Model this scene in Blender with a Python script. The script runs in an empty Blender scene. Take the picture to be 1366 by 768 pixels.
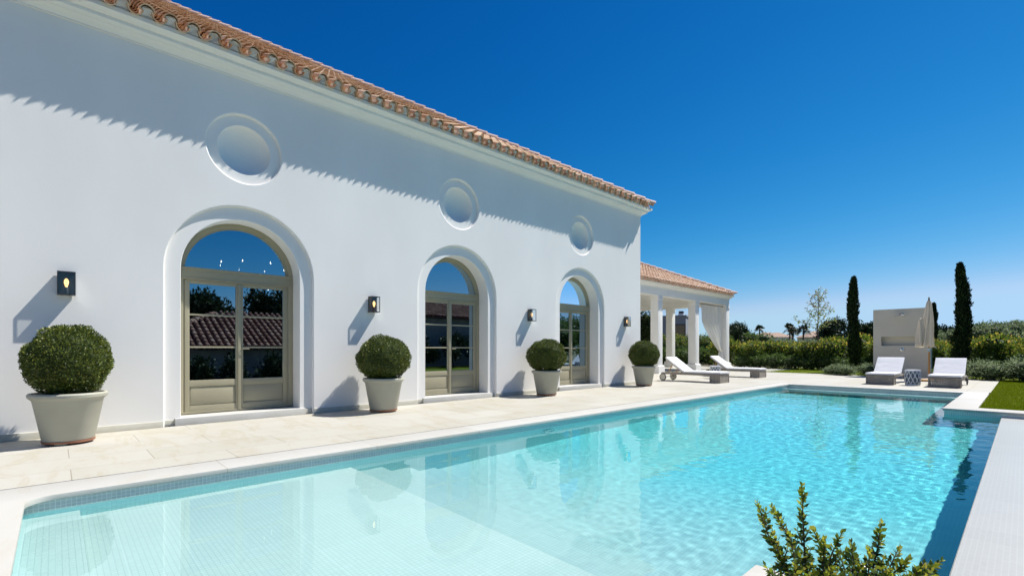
import bpy, bmesh, math, random
import numpy as np
from mathutils import Vector, Matrix, noise
from mathutils.geometry import tessellate_polygon
S = bpy.context.scene
C = S.collection
PI = math.pi
random.seed(7)
RNG = np.random.default_rng(11)

# ------------------------------------------------------------------ helpers
class MB:
    """collects verts and faces of ONE mesh"""
    def __init__(s):
        s.v = []; s.f = []; s.mi = []
    def add(s, vs, fs, mi=0, T=None):
        n = len(s.v)
        if T is not None:
            vs = [tuple(T @ Vector(p)) for p in vs]
        s.v += [tuple(p) for p in vs]
        s.f += [tuple(i + n for i in f) for f in fs]
        s.mi += [mi] * len(fs)
        return s
    def box(s, a, b, mi=0, T=None):
        x0, y0, z0 = [min(p, q) for p, q in zip(a, b)]; x1, y1, z1 = [max(p, q) for p, q in zip(a, b)]
        v = [(x0,y0,z0),(x1,y0,z0),(x1,y1,z0),(x0,y1,z0),(x0,y0,z1),(x1,y0,z1),(x1,y1,z1),(x0,y1,z1)]
        return s.add(v, [(0,3,2,1),(4,5,6,7),(0,1,5,4),(1,2,6,5),(2,3,7,6),(3,0,4,7)], mi, T)
    def lathe(s, prof, n=24, c=(0,0,0), mi=0, T=None, f=None):
        vs = []; fs = []
        for k, (r, z) in enumerate(prof):
            for i in range(n):
                a = 2*PI*i/n
                rr = r if f is None else r*f(a, z)
                vs.append((c[0]+rr*math.cos(a), c[1]+rr*math.sin(a), c[2]+z))
        for k in range(len(prof)-1):
            for i in range(n):
                j = (i+1) % n
                fs.append((k*n+i, k*n+j, (k+1)*n+j, (k+1)*n+i))
        if prof[0][0] > 1e-5: fs.append(tuple(range(n-1, -1, -1)))
        if prof[-1][0] > 1e-5: fs.append(tuple((len(prof)-1)*n+i for i in range(n)))
        return s.add(vs, fs, mi, T)
    def tube(s, pts, rad, n=8, mi=0, cap=True):
        pts = [Vector(p) for p in pts]
        if not hasattr(rad, '__len__'): rad = [rad]*len(pts)
        vs = []; fs = []
        ref = Vector((0.13, 0.31, 0.94))
        for k, p in enumerate(pts):
            d = (pts[min(k+1, len(pts)-1)] - pts[max(k-1, 0)]).normalized()
            r = ref if abs(d.dot(ref)) < .95 else Vector((1, 0, 0))
            u = d.cross(r).normalized(); w = d.cross(u)
            for i in range(n):
                a = 2*PI*i/n
                vs.append(p + (u*math.cos(a) + w*math.sin(a))*rad[k])
        for k in range(len(pts)-1):
            for i in range(n):
                j = (i+1) % n
                fs.append((k*n+i, (k+1)*n+i, (k+1)*n+j, k*n+j))
        if cap:
            fs.append(tuple(range(n))); fs.append(tuple((len(pts)-1)*n+i for i in range(n-1, -1, -1)))
        return s.add(vs, fs, mi)
    def ext(s, prof, p0, p1, axis_u, axis_v, mi=0, closed=True):
        """extrude a 2-D profile (u,v) from p0 to p1"""
        p0 = Vector(p0); p1 = Vector(p1); U = Vector(axis_u); V = Vector(axis_v); n = len(prof)
        vs = [p0 + U*a + V*b for a, b in prof] + [p1 + U*a + V*b for a, b in prof]
        fs = [(i, (i+1) % n, n+(i+1) % n, n+i) for i in range(n if closed else n-1)]
        if closed: fs += [tuple(range(n-1, -1, -1)), tuple(range(n, 2*n))]
        return s.add(vs, fs, mi)

def mesh_obj(name, vs, fs, mats, parent=None, smooth=False, bevel=0, mi=None, weld=False, off=None, autos=None):
    me = bpy.data.meshes.new(name)
    if off is not None:
        vs = [(p[0]-off[0], p[1]-off[1], p[2]-off[2]) for p in vs]
    me.from_pydata([tuple(p) for p in vs], [], fs)
    if not isinstance(mats, (list, tuple)): mats = [mats]
    for m in mats: me.materials.append(m)
    if mi and len(mats) > 1: me.polygons.foreach_set('material_index', mi)
    bm = bmesh.new(); bm.from_mesh(me)
    if weld: bmesh.ops.remove_doubles(bm, verts=bm.verts, dist=1e-4)
    bmesh.ops.recalc_face_normals(bm, faces=bm.faces)
    if bevel:
        es = [e for e in bm.edges if len(e.link_faces) == 2 and e.calc_face_angle(0) > .6]
        bmesh.ops.bevel(bm, geom=es, offset=bevel, segments=2, affect='EDGES', profile=.6, clamp_overlap=True)
    if smooth or bevel:
        for f in bm.faces: f.smooth = True
        lim = math.radians(autos if autos else 40)
        for e in bm.edges:
            if len(e.link_faces) == 2 and e.calc_face_angle(0) > lim: e.smooth = False
    bm.to_mesh(me); bm.free()
    o = bpy.data.objects.new(name, me); C.objects.link(o)
    if parent: o.parent = parent
    return o

def root_loc(o):
    l = Vector((0, 0, 0))
    while o is not None:
        l += o.location; o = o.parent
    return l
def part(name, mb, mat, parent=None, world=True, **k):
    """one mesh object; coordinates given in the world are moved to the thing's own frame"""
    off = root_loc(parent) if (parent is not None and world) else None
    return mesh_obj(name, mb.v, mb.f, mat, parent, mi=mb.mi, off=off, **k)
def tag(o, label=None, cat=None, group=None, kind=None):
    if label: o['label'] = label
    if cat: o['category'] = cat
    if group: o['group'] = group
    if kind: o['kind'] = kind
    return o
def thing(name, label, cat, loc=(0, 0, 0), rz=0, group=None):
    o = bpy.data.objects.new(name, None); C.objects.link(o); o.empty_display_size = .1
    o.location = loc; o.rotation_euler = (0, 0, rz)
    return tag(o, label, cat, group)
def struct(name, mb, mat, **k):
    return tag(mesh_obj(name, mb.v, mb.f, mat, mi=mb.mi, **k), kind='structure')
def copy_tree(o, parent=None):
    c = o.copy(); C.objects.link(c); c.parent = parent
    for ch in [x for x in o.children]: copy_tree(ch, c)
    return c
def dup(o, loc, rz=0, label=None, scale=None, group=None):
    c = copy_tree(o); c.location = loc; c.rotation_euler = (0, 0, rz)
    if label: c['label'] = label
    if group: c['group'] = group
    if scale is not None: c.scale = scale if hasattr(scale, '__len__') else (scale,)*3
    return c

# ------------------------------------------------------------------ materials
def nodes(name):
    m = bpy.data.materials.new(name); m.use_nodes = True
    return m, m.node_tree, m.node_tree.nodes['Principled BSDF']
def N(nt, t, **k):
    n = nt.nodes.new(t)
    for a, b in k.items():
        if a.startswith('i_'): n.inputs[a[2:].replace('_', ' ')].default_value = b
        else: setattr(n, a, b)
    return n
def ramp(nt, fac, stops, interp='LINEAR'):
    r = nt.nodes.new('ShaderNodeValToRGB'); r.color_ramp.interpolation = interp
    e = r.color_ramp.elements
    while len(e) < len(stops): e.new(.5)
    for q, (p, c) in zip(e, stops): q.position = p; q.color = (*c, 1)
    nt.links.new(fac, r.inputs[0]); return r
def mat(name, c, rough=.6, c2=None, scale=3., detail=4, bump=0., bscale=40., metal=0, spec=None, stretch=None):
    m, nt, b = nodes(name)
    b.inputs['Roughness'].default_value = rough; b.inputs['Metallic'].default_value = metal
    if spec is not None: b.inputs['Specular IOR Level'].default_value = spec
    tc = N(nt, 'ShaderNodeTexCoord'); src = tc.outputs['Object']
    if stretch:
        mp = N(nt, 'ShaderNodeMapping'); mp.inputs['Scale'].default_value = stretch
        nt.links.new(src, mp.inputs[0]); src = mp.outputs[0]
    if c2 is None: c2 = tuple(x*.88 for x in c)
    n = N(nt, 'ShaderNodeTexNoise', i_Scale=scale, i_Detail=detail); nt.links.new(src, n.inputs[0])
    r = ramp(nt, n.outputs[0], [(.32, c), (.68, c2)]); nt.links.new(r.outputs[0], b.inputs['Base Color'])
    if bump:
        n2 = N(nt, 'ShaderNodeTexNoise', i_Scale=bscale, i_Detail=5); nt.links.new(src, n2.inputs[0])
        bp = N(nt, 'ShaderNodeBump', i_Strength=bump, i_Distance=.01); nt.links.new(n2.outputs[0], bp.inputs['Height'])
        nt.links.new(bp.outputs[0], b.inputs['Normal'])
    return m
def island_mat(name, stops, rough=.5, trans=0, bump=0, spec=.4, zgrad=None):
    m, nt, b = nodes(name)
    g = N(nt, 'ShaderNodeNewGeometry')
    r = ramp(nt, g.outputs['Random Per Island'], stops)
    nt.links.new(r.outputs[0], b.inputs['Base Color'])
    b.inputs['Roughness'].default_value = rough; b.inputs['Specular IOR Level'].default_value = spec
    if trans:
        t = N(nt, 'ShaderNodeBsdfTranslucent'); nt.links.new(r.outputs[0], t.inputs[0])
        x = N(nt, 'ShaderNodeMixShader'); x.inputs[0].default_value = trans
        nt.links.new(b.outputs[0], x.inputs[1]); nt.links.new(t.outputs[0], x.inputs[2])
        nt.links.new(x.outputs[0], nt.nodes['Material Output'].inputs[0])
    if bump:
        tc = N(nt, 'ShaderNodeTexCoord'); n2 = N(nt, 'ShaderNodeTexNoise', i_Scale=35, i_Detail=5); nt.links.new(tc.outputs['Object'], n2.inputs[0])
        mx = N(nt, 'ShaderNodeMix', data_type='RGBA', blend_type='MULTIPLY'); mx.inputs[0].default_value = .5
        r2 = ramp(nt, n2.outputs[0], [(.35, (.55, .5, .45)), (.65, (1.1, 1.1, 1.1))])
        nt.links.new(r.outputs[0], mx.inputs[6]); nt.links.new(r2.outputs[0], mx.inputs[7]); nt.links.new(mx.outputs[2], b.inputs['Base Color'])
        bp = N(nt, 'ShaderNodeBump', i_Strength=bump, i_Distance=.01); nt.links.new(n2.outputs[0], bp.inputs['Height']); nt.links.new(bp.outputs[0], b.inputs['Normal'])
    return m
def paving_mat(name, c1, c2, w, h, off=(0, 0), swap=False, grout=(.30, .27, .215), mortar=.004, vein=(.5, .42, .28), var=.2):
    m, nt, b = nodes(name)
    g = N(nt, 'ShaderNodeNewGeometry')
    mp = N(nt, 'ShaderNodeMapping'); mp.inputs['Location'].default_value = (off[0], off[1], 0)
    if swap: mp.inputs['Rotation'].default_value = (0, 0, PI/2)
    nt.links.new(g.outputs['Position'], mp.inputs[0])
    br = N(nt, 'ShaderNodeTexBrick', i_Scale=1., i_Mortar_Size=mortar, i_Mortar_Smooth=.3, i_Brick_Width=w, i_Row_Height=h)
    br.offset = .5; br.inputs['Color1'].default_value = (*c1, 1); br.inputs['Color2'].default_value = (*c2, 1); br.inputs['Mortar'].default_value = (*grout, 1)
    br.inputs['Bias'].default_value = 0
    nt.links.new(mp.outputs[0], br.inputs[0])
    mp2 = N(nt, 'ShaderNodeMapping'); mp2.inputs['Scale'].default_value = (.9, 2.6, 1); mp2.inputs['Rotation'].default_value = (0, 0, .5)
    nt.links.new(g.outputs['Position'], mp2.inputs[0])
    n1 = N(nt, 'ShaderNodeTexNoise', i_Scale=1.2, i_Detail=7, i_Roughness=.62, i_Distortion=1.2); nt.links.new(mp2.outputs[0], n1.inputs[0])
    r = ramp(nt, n1.outputs[0], [(.38, (1, 1, 1)), (.52, (.97, .96, .92)), (.6, (vein[0]*1.75, vein[1]*1.95, vein[2]*2.5)), (.72, (1, 1, .98))])
    mx = N(nt, 'ShaderNodeMix', data_type='RGBA', blend_type='MULTIPLY'); mx.inputs[0].default_value = var*3
    nt.links.new(br.outputs[0], mx.inputs[6]); nt.links.new(r.outputs[0], mx.inputs[7])
    nt.links.new(mx.outputs[2], b.inputs['Base Color'])
    b.inputs['Roughness'].default_value = .62; b.inputs['Specular IOR Level'].default_value = .3
    n2 = N(nt, 'ShaderNodeTexNoise', i_Scale=60., i_Detail=4); nt.links.new(g.outputs['Position'], n2.inputs[0])
    bp = N(nt, 'ShaderNodeBump', i_Strength=.25, i_Distance=.004); nt.links.new(n2.outputs[0], bp.inputs['Height'])
    bp2 = N(nt, 'ShaderNodeBump', i_Strength=.5, i_Distance=.004, invert=True); nt.links.new(br.outputs['Fac'], bp2.inputs['Height']); nt.links.new(bp.outputs[0], bp2.inputs['Normal'])
    nt.links.new(bp2.outputs[0], b.inputs['Normal'])
    return m
def mosaic_mat(name, c1, c2, grout, size=.03, axis='XY', rough=.25, sheet=.32, mort=.0025):
    """small glass tiles; axis picks the two world axes the grid lies in"""
    m, nt, b = nodes(name)
    g = N(nt, 'ShaderNodeNewGeometry'); sp = N(nt, 'ShaderNodeSeparateXYZ'); nt.links.new(g.outputs['Position'], sp.inputs[0])
    cb = N(nt, 'ShaderNodeCombineXYZ')
    nt.links.new(sp.outputs[axis[0]], cb.inputs[0]); nt.links.new(sp.outputs[axis[1]], cb.inputs[1])
    br = N(nt, 'ShaderNodeTexBrick', i_Scale=1., i_Mortar_Size=mort, i_Mortar_Smooth=.2, i_Brick_Width=size, i_Row_Height=size)
    br.offset = 0; br.inputs['Color1'].default_value = (*c1, 1); br.inputs['Color2'].default_value = (*c2, 1); br.inputs['Mortar'].default_value = (*grout, 1)
    nt.links.new(cb.outputs[0], br.inputs[0])
    br2 = N(nt, 'ShaderNodeTexBrick', i_Scale=1., i_Mortar_Size=mort*1.2, i_Brick_Width=sheet, i_Row_Height=sheet)
    br2.offset = 0; br2.inputs['Color1'].default_value = (1, 1, 1, 1); br2.inputs['Color2'].default_value = (.965, .97, .97, 1); br2.inputs['Mortar'].default_value = (1.06, 1.06, 1.06, 1)
    nt.links.new(cb.outputs[0], br2.inputs[0])
    mx = N(nt, 'ShaderNodeMix', data_type='RGBA', blend_type='MULTIPLY'); mx.inputs[0].default_value = 1
    nt.links.new(br.outputs[0], mx.inputs[6]); nt.links.new(br2.outputs[0], mx.inputs[7])
    nt.links.new(mx.outputs[2], b.inputs['Base Color'])
    b.inputs['Roughness'].default_value = rough
    return m
def emis(name, c, s):
    m, nt, b = nodes(name)
    b.inputs['Base Color'].default_value = (*c, 1); b.inputs['Emission Color'].default_value = (*c, 1); b.inputs['Emission Strength'].default_value = s
    return m
def thin_glass(name, refl=.4, tint=(.6, .66, .68), rough=0., gcol=(.9, .97, 1)):
    m, nt, b = nodes(name)
    nt.nodes.remove(b); out = nt.nodes['Material Output']
    t = N(nt, 'ShaderNodeBsdfTransparent'); t.inputs[0].default_value = (*tint, 1)
    g = N(nt, 'ShaderNodeBsdfGlossy'); g.inputs['Roughness'].default_value = rough; g.inputs[0].default_value = (*gcol, 1)
    lw = N(nt, 'ShaderNodeLayerWeight'); lw.inputs[0].default_value = .25
    mr = N(nt, 'ShaderNodeMapRange'); mr.inputs['To Min'].default_value = refl; mr.inputs['To Max'].default_value = 1.
    nt.links.new(lw.outputs['Fresnel'], mr.inputs['Value'])
    x = N(nt, 'ShaderNodeMixShader'); nt.links.new(mr.outputs[0], x.inputs[0])
    nt.links.new(t.outputs[0], x.inputs[1]); nt.links.new(g.outputs[0], x.inputs[2]); nt.links.new(x.outputs[0], out.inputs[0])
    return m

def cloth(name, c, tr):
    m, nt, b = nodes(name); b.inputs['Base Color'].default_value = (*c, 1); b.inputs['Roughness'].default_value = .95; b.inputs['Specular IOR Level'].default_value = .1
    t = N(nt, 'ShaderNodeBsdfTranslucent'); t.inputs[0].default_value = (*c, 1); x = N(nt, 'ShaderNodeMixShader'); x.inputs[0].default_value = tr
    tc = N(nt, 'ShaderNodeTexCoord'); n2 = N(nt, 'ShaderNodeTexNoise', i_Scale=14., i_Detail=5); nt.links.new(tc.outputs['Object'], n2.inputs[0])
    bp = N(nt, 'ShaderNodeBump', i_Strength=.3, i_Distance=.02); nt.links.new(n2.outputs[0], bp.inputs['Height']); nt.links.new(bp.outputs[0], b.inputs['Normal'])
    nt.links.new(b.outputs[0], x.inputs[1]); nt.links.new(t.outputs[0], x.inputs[2]); nt.links.new(x.outputs[0], nt.nodes['Material Output'].inputs[0])
    return m
M = {}
M['stucco'] = mat('white_stucco', (.82, .80, .765), .85, (.775, .755, .72), 1.1, detail=8, bump=.05, bscale=55, stretch=(1, 1, .45))
M['trim'] = mat('white_moulding', (.80, .79, .745), .7, (.77, .76, .715), 2)
M['stone'] = paving_mat('travertine_paving', (.42, .40, .34), (.465, .447, .40), 1.25, .62, off=(.1, .4), swap=True)
M['coping'] = paving_mat('pale_coping', (.455, .44, .405), (.485, .475, .445), 1.5, 30, off=(.4, 9.), swap=True, var=.1, mortar=.003)
M['sill'] = mat('marble_sill', (.56, .55, .52), .5, (.52, .51, .47), 4)
M['plinth'] = mat('plinth_stone', (.56, .545, .47), .7, (.50, .48, .40), 5)
M['door'] = mat('taupe_paint', (.345, .315, .215), .42, (.33, .30, .205), 2, spec=.4)
M['glass'] = thin_glass('door_glass', .42, (.13, .16, .18), gcol=(.62, .84, 1))
M['lampglass'] = thin_glass('lantern_glass', .03, (.94, .95, .95))
M['black'] = mat('black_metal', (.02, .022, .024), .4, (.03, .032, .034), 8)
M['bulb'] = emis('warm_bulb', (1, .60, .22), 1.3)
M['candle'] = emis('candle_bulb', (1, .82, .62), 12)
M['pot'] = mat('pot_greige', (.40, .39, .315), .65, (.37, .36, .29), 5, bump=.08, bscale=60)
M['terracotta'] = mat('terracotta', (.36, .16, .09), .8, (.28, .12, .07), 12)
M['soil'] = mat('soil', (.045, .032, .022), .95, (.07, .05, .035), 30, bump=.6, bscale=60)
M['bark'] = mat('bark', (.13, .10, .075), .9, (.08, .06, .045), 20, bump=.5, bscale=40)
M['tile'] = island_mat('clay_tile', [(0, (.42, .25, .14)), (.3, (.56, .36, .22)), (.6, (.66, .47, .31)), (.85, (.72, .56, .41)), (1, (.48, .31, .18))], .82, bump=.3, spec=.25)
M['tile_pale'] = island_mat('pale_clay_tile', [(0, (.56, .36, .24)), (.4, (.66, .47, .33)), (.8, (.74, .57, .43)), (1, (.58, .38, .26))], .82, bump=.3, spec=.25)
M['ridge'] = island_mat('ridge_tile', [(0, (.58, .40, .32)), (1, (.70, .52, .43))], .8, bump=.2, spec=.25)
M['mortar'] = mat('white_mortar', (.68, .68, .66), .9, (.58, .58, .56), 12)
M['roofbase'] = mat('roof_underlay', (.30, .17, .11), .9)
M['box_leaf'] = island_mat('box_leaves', [(0, (.035, .06, .010)), (.45, (.085, .12, .018)), (.8, (.165, .20, .030)), (1, (.27, .27, .055))], .42, trans=.15)
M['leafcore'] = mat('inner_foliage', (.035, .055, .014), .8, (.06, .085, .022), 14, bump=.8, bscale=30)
M['cyp_leaf'] = island_mat('cypress_leaves', [(0, (.008, .018, .007)), (.5, (.016, .034, .011)), (1, (.035, .06, .018))], .7, spec=.15)
M['hedge_leaf'] = island_mat('hedge_leaves', [(0, (.05, .10, .012)), (.5, (.11, .18, .02)), (1, (.22, .27, .04))], .5, trans=.5, spec=.25)
M['yellow_leaf'] = island_mat('young_yellow_leaves', [(0, (.22, .25, .03)), (.5, (.42, .38, .06)), (.85, (.58, .42, .08)), (1, (.50, .24, .09))], .5, trans=.5, spec=.2)
M['dark_leaf'] = island_mat('dark_leaves', [(0, (.010, .024, .010)), (.5, (.022, .045, .017)), (1, (.05, .08, .03))], .5, trans=.12, spec=.2)
M['olive_leaf'] = island_mat('olive_leaves', [(0, (.07, .11, .045)), (.5, (.15, .20, .09)), (1, (.30, .35, .20))], .55, trans=.5, spec=.3)
M['tree_leaf'] = island_mat('mid_green_leaves', [(0, (.035, .075, .015)), (.5, (.075, .13, .03)), (1, (.15, .21, .06))], .5, trans=.5, spec=.25)
M['pale_leaf'] = island_mat('pale_young_leaves', [(0, (.22, .30, .08)), (.5, (.38, .42, .12)), (1, (.52, .50, .2))], .5, trans=.3)
M['white_shoot'] = island_mat('pale_blossom', [(0, (.45, .47, .36)), (1, (.6, .6, .5))], .6, trans=.3)
M['myrtle_leaf'] = island_mat('glossy_green_leaves', [(0, (.035, .065, .012)), (.5, (.075, .115, .018)), (1, (.15, .19, .03))], .3, trans=.5, spec=.5)
M['myrtle_young'] = island_mat('yellow_shoot_leaves', [(0, (.22, .28, .02)), (.6, (.38, .40, .035)), (1, (.52, .44, .06))], .33, trans=.5, spec=.5)
M['palm_leaf'] = mat('palm_frond', (.03, .05, .02), .6, (.05, .075, .03), 3)
M['cushion'] = mat('white_cushion', (.70, .70, .71), .9, (.67, .67, .685), 3, bump=.25, bscale=9)
M['teak'] = mat('weathered_teak', (.30, .265, .225), .7, (.20, .17, .14), 5, bump=.3, bscale=30, stretch=(1, .15, 1))
M['rope'] = mat('woven_rope', (.46, .42, .36), .9, (.32, .28, .235), 30, bump=.4, bscale=120)
M['orange_wood'] = mat('oiled_teak', (.50, .25, .07), .5, (.38, .18, .05), 6, stretch=(1, 1, .1))
M['wheel'] = mat('pale_wheel', (.50, .47, .40), .6, (.42, .40, .34), 5)
M['rubber'] = mat('dark_rubber', (.05, .05, .05), .7)
M['ceramic'] = mat('white_ceramic', (.70, .71, .72), .3, (.64, .66, .68), 6, spec=.5)
M['ceramic_dark'] = mat('inner_grey_ceramic', (.12, .16, .20), .5)
M['microcement'] = mat('greige_microcement', (.62, .575, .47), .75, (.57, .525, .425), 1.6, bump=.1, bscale=20)
M['chrome'] = mat('brushed_chrome', (.55, .55, .55), .2, (.5, .5, .5), 5, metal=1)
M['canvas'] = cloth('cream_canvas', (.80, .73, .60), .35)
M['sheer'] = cloth('white_voile', (.82, .81, .78), .5)
M['grayhouse'] = mat('grey_render', (.27, .28, .30), .85, (.25, .26, .28), .4)
M['farwhite'] = mat('whitewash', (.70, .70, .68), .85, (.62, .62, .60), .4)
M['cream'] = mat('cream_render', (.55, .48, .38), .85, (.50, .43, .33), .4)
M['fartile'] = mat('far_clay_roof', (.40, .28, .21), .9, (.32, .22, .16), 2.5)
M['darkwin'] = mat('dark_window', (.03, .04, .05), .15)
M['litwin'] = mat('amber_blind', (.28, .19, .10), .6)  # glow of a lit window put into a plain amber colour
M['roomwall'] = mat('room_wall', (.30, .29, .27), .8)
M['roomfloor'] = mat('room_floor', (.16, .14, .11), .4)
M['darkfab'] = mat('grey_fabric', (.12, .12, .13), .9, (.09, .09, .1), 20)
M['slot'] = mat('drain_slot', (.05, .048, .045), .7)
M['mos_band'] = mosaic_mat('grey_blue_mosaic', (.50, .54, .52), (.58, .61, .59), (.72, .74, .71), .03, 'YZ')
M['mos_band_x'] = mosaic_mat('grey_blue_mosaic_ends', (.50, .54, .52), (.58, .61, .59), (.72, .74, .71), .03, 'XZ')
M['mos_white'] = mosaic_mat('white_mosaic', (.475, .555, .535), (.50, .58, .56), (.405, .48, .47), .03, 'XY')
M['mos_mid'] = mosaic_mat('pale_aqua_mosaic', (.31, .54, .54), (.34, .57, .57), (.27, .49, .49), .03, 'XY')  # white mosaic with the tint of mid-depth water painted in
M['mos_blue'] = mosaic_mat('aqua_mosaic', (.17, .60, .62), (.21, .66, .67), (.13, .52, .57), .03, 'XY')  # white mosaic coloured the way deep water makes it look
M['mos_bluewall'] = mosaic_mat('aqua_mosaic_wall', (.33, .66, .68), (.38, .71, .73), (.26, .58, .62), .03, 'YZ')  # light lost in the water is painted into these wall tiles
M['mos_edge'] = mosaic_mat('pale_grey_mosaic', (.40, .40, .37), (.42, .42, .39), (.45, .45, .42), .028, 'XY', rough=.35, sheet=.3)

def painted_depth_mosaic(name, y0, y1, ca, cb_):  # water's depth absorption painted on the tiles, pale to aqua along Y
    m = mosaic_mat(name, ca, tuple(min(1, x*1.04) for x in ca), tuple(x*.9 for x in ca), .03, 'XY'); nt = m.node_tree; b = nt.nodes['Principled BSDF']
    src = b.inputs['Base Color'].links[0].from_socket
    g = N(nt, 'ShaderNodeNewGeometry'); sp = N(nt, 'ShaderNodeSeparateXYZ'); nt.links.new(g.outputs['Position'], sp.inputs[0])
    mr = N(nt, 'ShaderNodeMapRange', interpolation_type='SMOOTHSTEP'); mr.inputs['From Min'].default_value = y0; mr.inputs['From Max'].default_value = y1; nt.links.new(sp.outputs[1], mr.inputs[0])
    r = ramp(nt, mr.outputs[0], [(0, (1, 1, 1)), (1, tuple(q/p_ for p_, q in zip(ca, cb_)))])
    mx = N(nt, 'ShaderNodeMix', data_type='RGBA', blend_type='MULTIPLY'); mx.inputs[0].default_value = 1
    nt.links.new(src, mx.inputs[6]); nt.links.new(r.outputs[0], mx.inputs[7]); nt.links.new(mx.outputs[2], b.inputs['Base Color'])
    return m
M['mos_grade'] = painted_depth_mosaic('graded_mosaic', 2.4, 6.4, (.385, .50, .495), (.125, .52, .545))
def lawn_mat():
    m, nt, b = nodes('lawn')
    g = N(nt, 'ShaderNodeNewGeometry')
    n = N(nt, 'ShaderNodeTexNoise', i_Scale=1.1, i_Detail=3); nt.links.new(g.outputs['Position'], n.inputs[0])
    n2 = N(nt, 'ShaderNodeTexNoise', i_Scale=70., i_Detail=5); nt.links.new(g.outputs['Position'], n2.inputs[0])
    r = ramp(nt, n.outputs[0], [(.3, (.10, .145, .004)), (.7, (.14, .175, .006))])
    r2 = ramp(nt, n2.outputs[0], [(.3, (.5, .5, .5)), (.7, (1.3, 1.3, 1.2))])
    mx = N(nt, 'ShaderNodeMix', data_type='RGBA', blend_type='MULTIPLY'); mx.inputs[0].default_value = 1
    nt.links.new(r.outputs[0], mx.inputs[6]); nt.links.new(r2.outputs[0], mx.inputs[7]); nt.links.new(mx.outputs[2], b.inputs['Base Color'])
    b.inputs['Roughness'].default_value = .9; b.inputs['Specular IOR Level'].default_value = .1
    bp = N(nt, 'ShaderNodeBump', i_Strength=1., i_Distance=.03); nt.links.new(n2.outputs[0], bp.inputs['Height']); nt.links.new(bp.outputs[0], b.inputs['Normal'])
    return m
M['lawn'] = lawn_mat()
M['blade'] = island_mat('grass_blades', [(0, (.12, .175, .002)), (.5, (.19, .25, .005)), (1, (.27, .31, .010))], .8, trans=.3, spec=.05)
M['scrub'] = mat('dry_scrub_ground', (.10, .11, .045), .95, (.16, .13, .075), .08, detail=9)

# ------------------------------------------------------------------ camera, sky, sun
cam = bpy.data.cameras.new('camera'); co = bpy.data.objects.new('camera', cam); C.objects.link(co); S.camera = co
cam.lens = 17; cam.sensor_width = 36; cam.shift_y = 81/1366; cam.clip_end = 6000; cam.clip_start = .05
co.location = (0, 0, 1.1); co.rotation_euler = (PI/2, 0, math.radians(46.64))
sv = Vector((.36, .955, 1.5)).normalized()
w = bpy.data.worlds.new('World'); S.world = w; w.use_nodes = True
nt = w.node_tree
sk = nt.nodes.new('ShaderNodeTexSky'); sk.sky_type = 'NISHITA'; sk.sun_disc = False
sk.sun_elevation = math.asin(sv.z); sk.sun_rotation = math.atan2(sv.x, sv.y)
sk.air_density = 1.0; sk.dust_density = .05; sk.ozone_density = 4.0; sk.altitude = 60
gm_ = nt.nodes.new('ShaderNodeTexCoord'); va_ = nt.nodes.new('ShaderNodeVectorMath'); va_.operation = 'ADD'; va_.inputs[1].default_value = (0, 0, .045)
vn_ = nt.nodes.new('ShaderNodeVectorMath'); vn_.operation = 'NORMALIZE'
nt.links.new(gm_.outputs['Generated'], va_.inputs[0]); nt.links.new(va_.outputs[0], vn_.inputs[0]); nt.links.new(vn_.outputs[0], sk.inputs[0])
# deepen the sky the way a polarising filter does: a smooth power curve on each colour channel
sr_ = nt.nodes.new('ShaderNodeSeparateColor'); cr_ = nt.nodes.new('ShaderNodeCombineColor'); nt.links.new(sk.outputs[0], sr_.inputs[0])
def mth(op, a, b, c_=None):
    n_ = nt.nodes.new('ShaderNodeMath'); n_.operation = op
    for q_, v_ in enumerate((a, b, c_)):
        if v_ is None: continue
        if hasattr(v_, 'default_value'): nt.links.new(v_, n_.inputs[q_])
        else: n_.inputs[q_].default_value = v_
    return n_.outputs[0]
for ch_, (k_, g_) in enumerate(((66., 4.2), (2.137, 1.6), (1.43, 1.064))):
    v_ = mth('MULTIPLY', mth('POWER', mth('MULTIPLY', sr_.outputs[ch_], .078), g_), k_/(1.464*.078))
    if ch_ == 0: v_ = mth('SMOOTH_MIN', v_, .44/(1.464*.078), 1.2)
    if ch_ == 1: v_ = mth('SMOOTH_MIN', v_, .68/(1.464*.078), .6)
    nt.links.new(v_, cr_.inputs[ch_])
nt.links.new(cr_.outputs[0], nt.nodes['Background'].inputs[0]); nt.nodes['Background'].inputs[1].default_value = .078
sl = bpy.data.lights.new('sun', 'SUN'); sl.energy = 5.0; sl.angle = math.radians(.53); sl.color = (1, .965, .90)
so = bpy.data.objects.new('sun', sl); C.objects.link(so); so.rotation_euler = sv.to_track_quat('Z', 'Y').to_euler()
sl.cycles.is_caustics_light = True
S.view_settings.view_transform = 'Standard'; S.view_settings.look = 'None'; S.view_settings.exposure = .55; S.view_settings.gamma = 1
S.cycles.max_bounces = 9; S.cycles.transparent_max_bounces = 16; S.cycles.sample_clamp_indirect = 8; S.cycles.use_denoising = True
S.cycles.blur_glossy = .3

F_ = 645.5
def onray(px, D):
    """ground-plan point seen in photo column px at depth D"""
    fa = math.atan(683/F_); l = (px-683)/F_
    return (D*(-math.sin(fa)+l*math.cos(fa)), D*(math.cos(fa)+l*math.sin(fa)))

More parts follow.
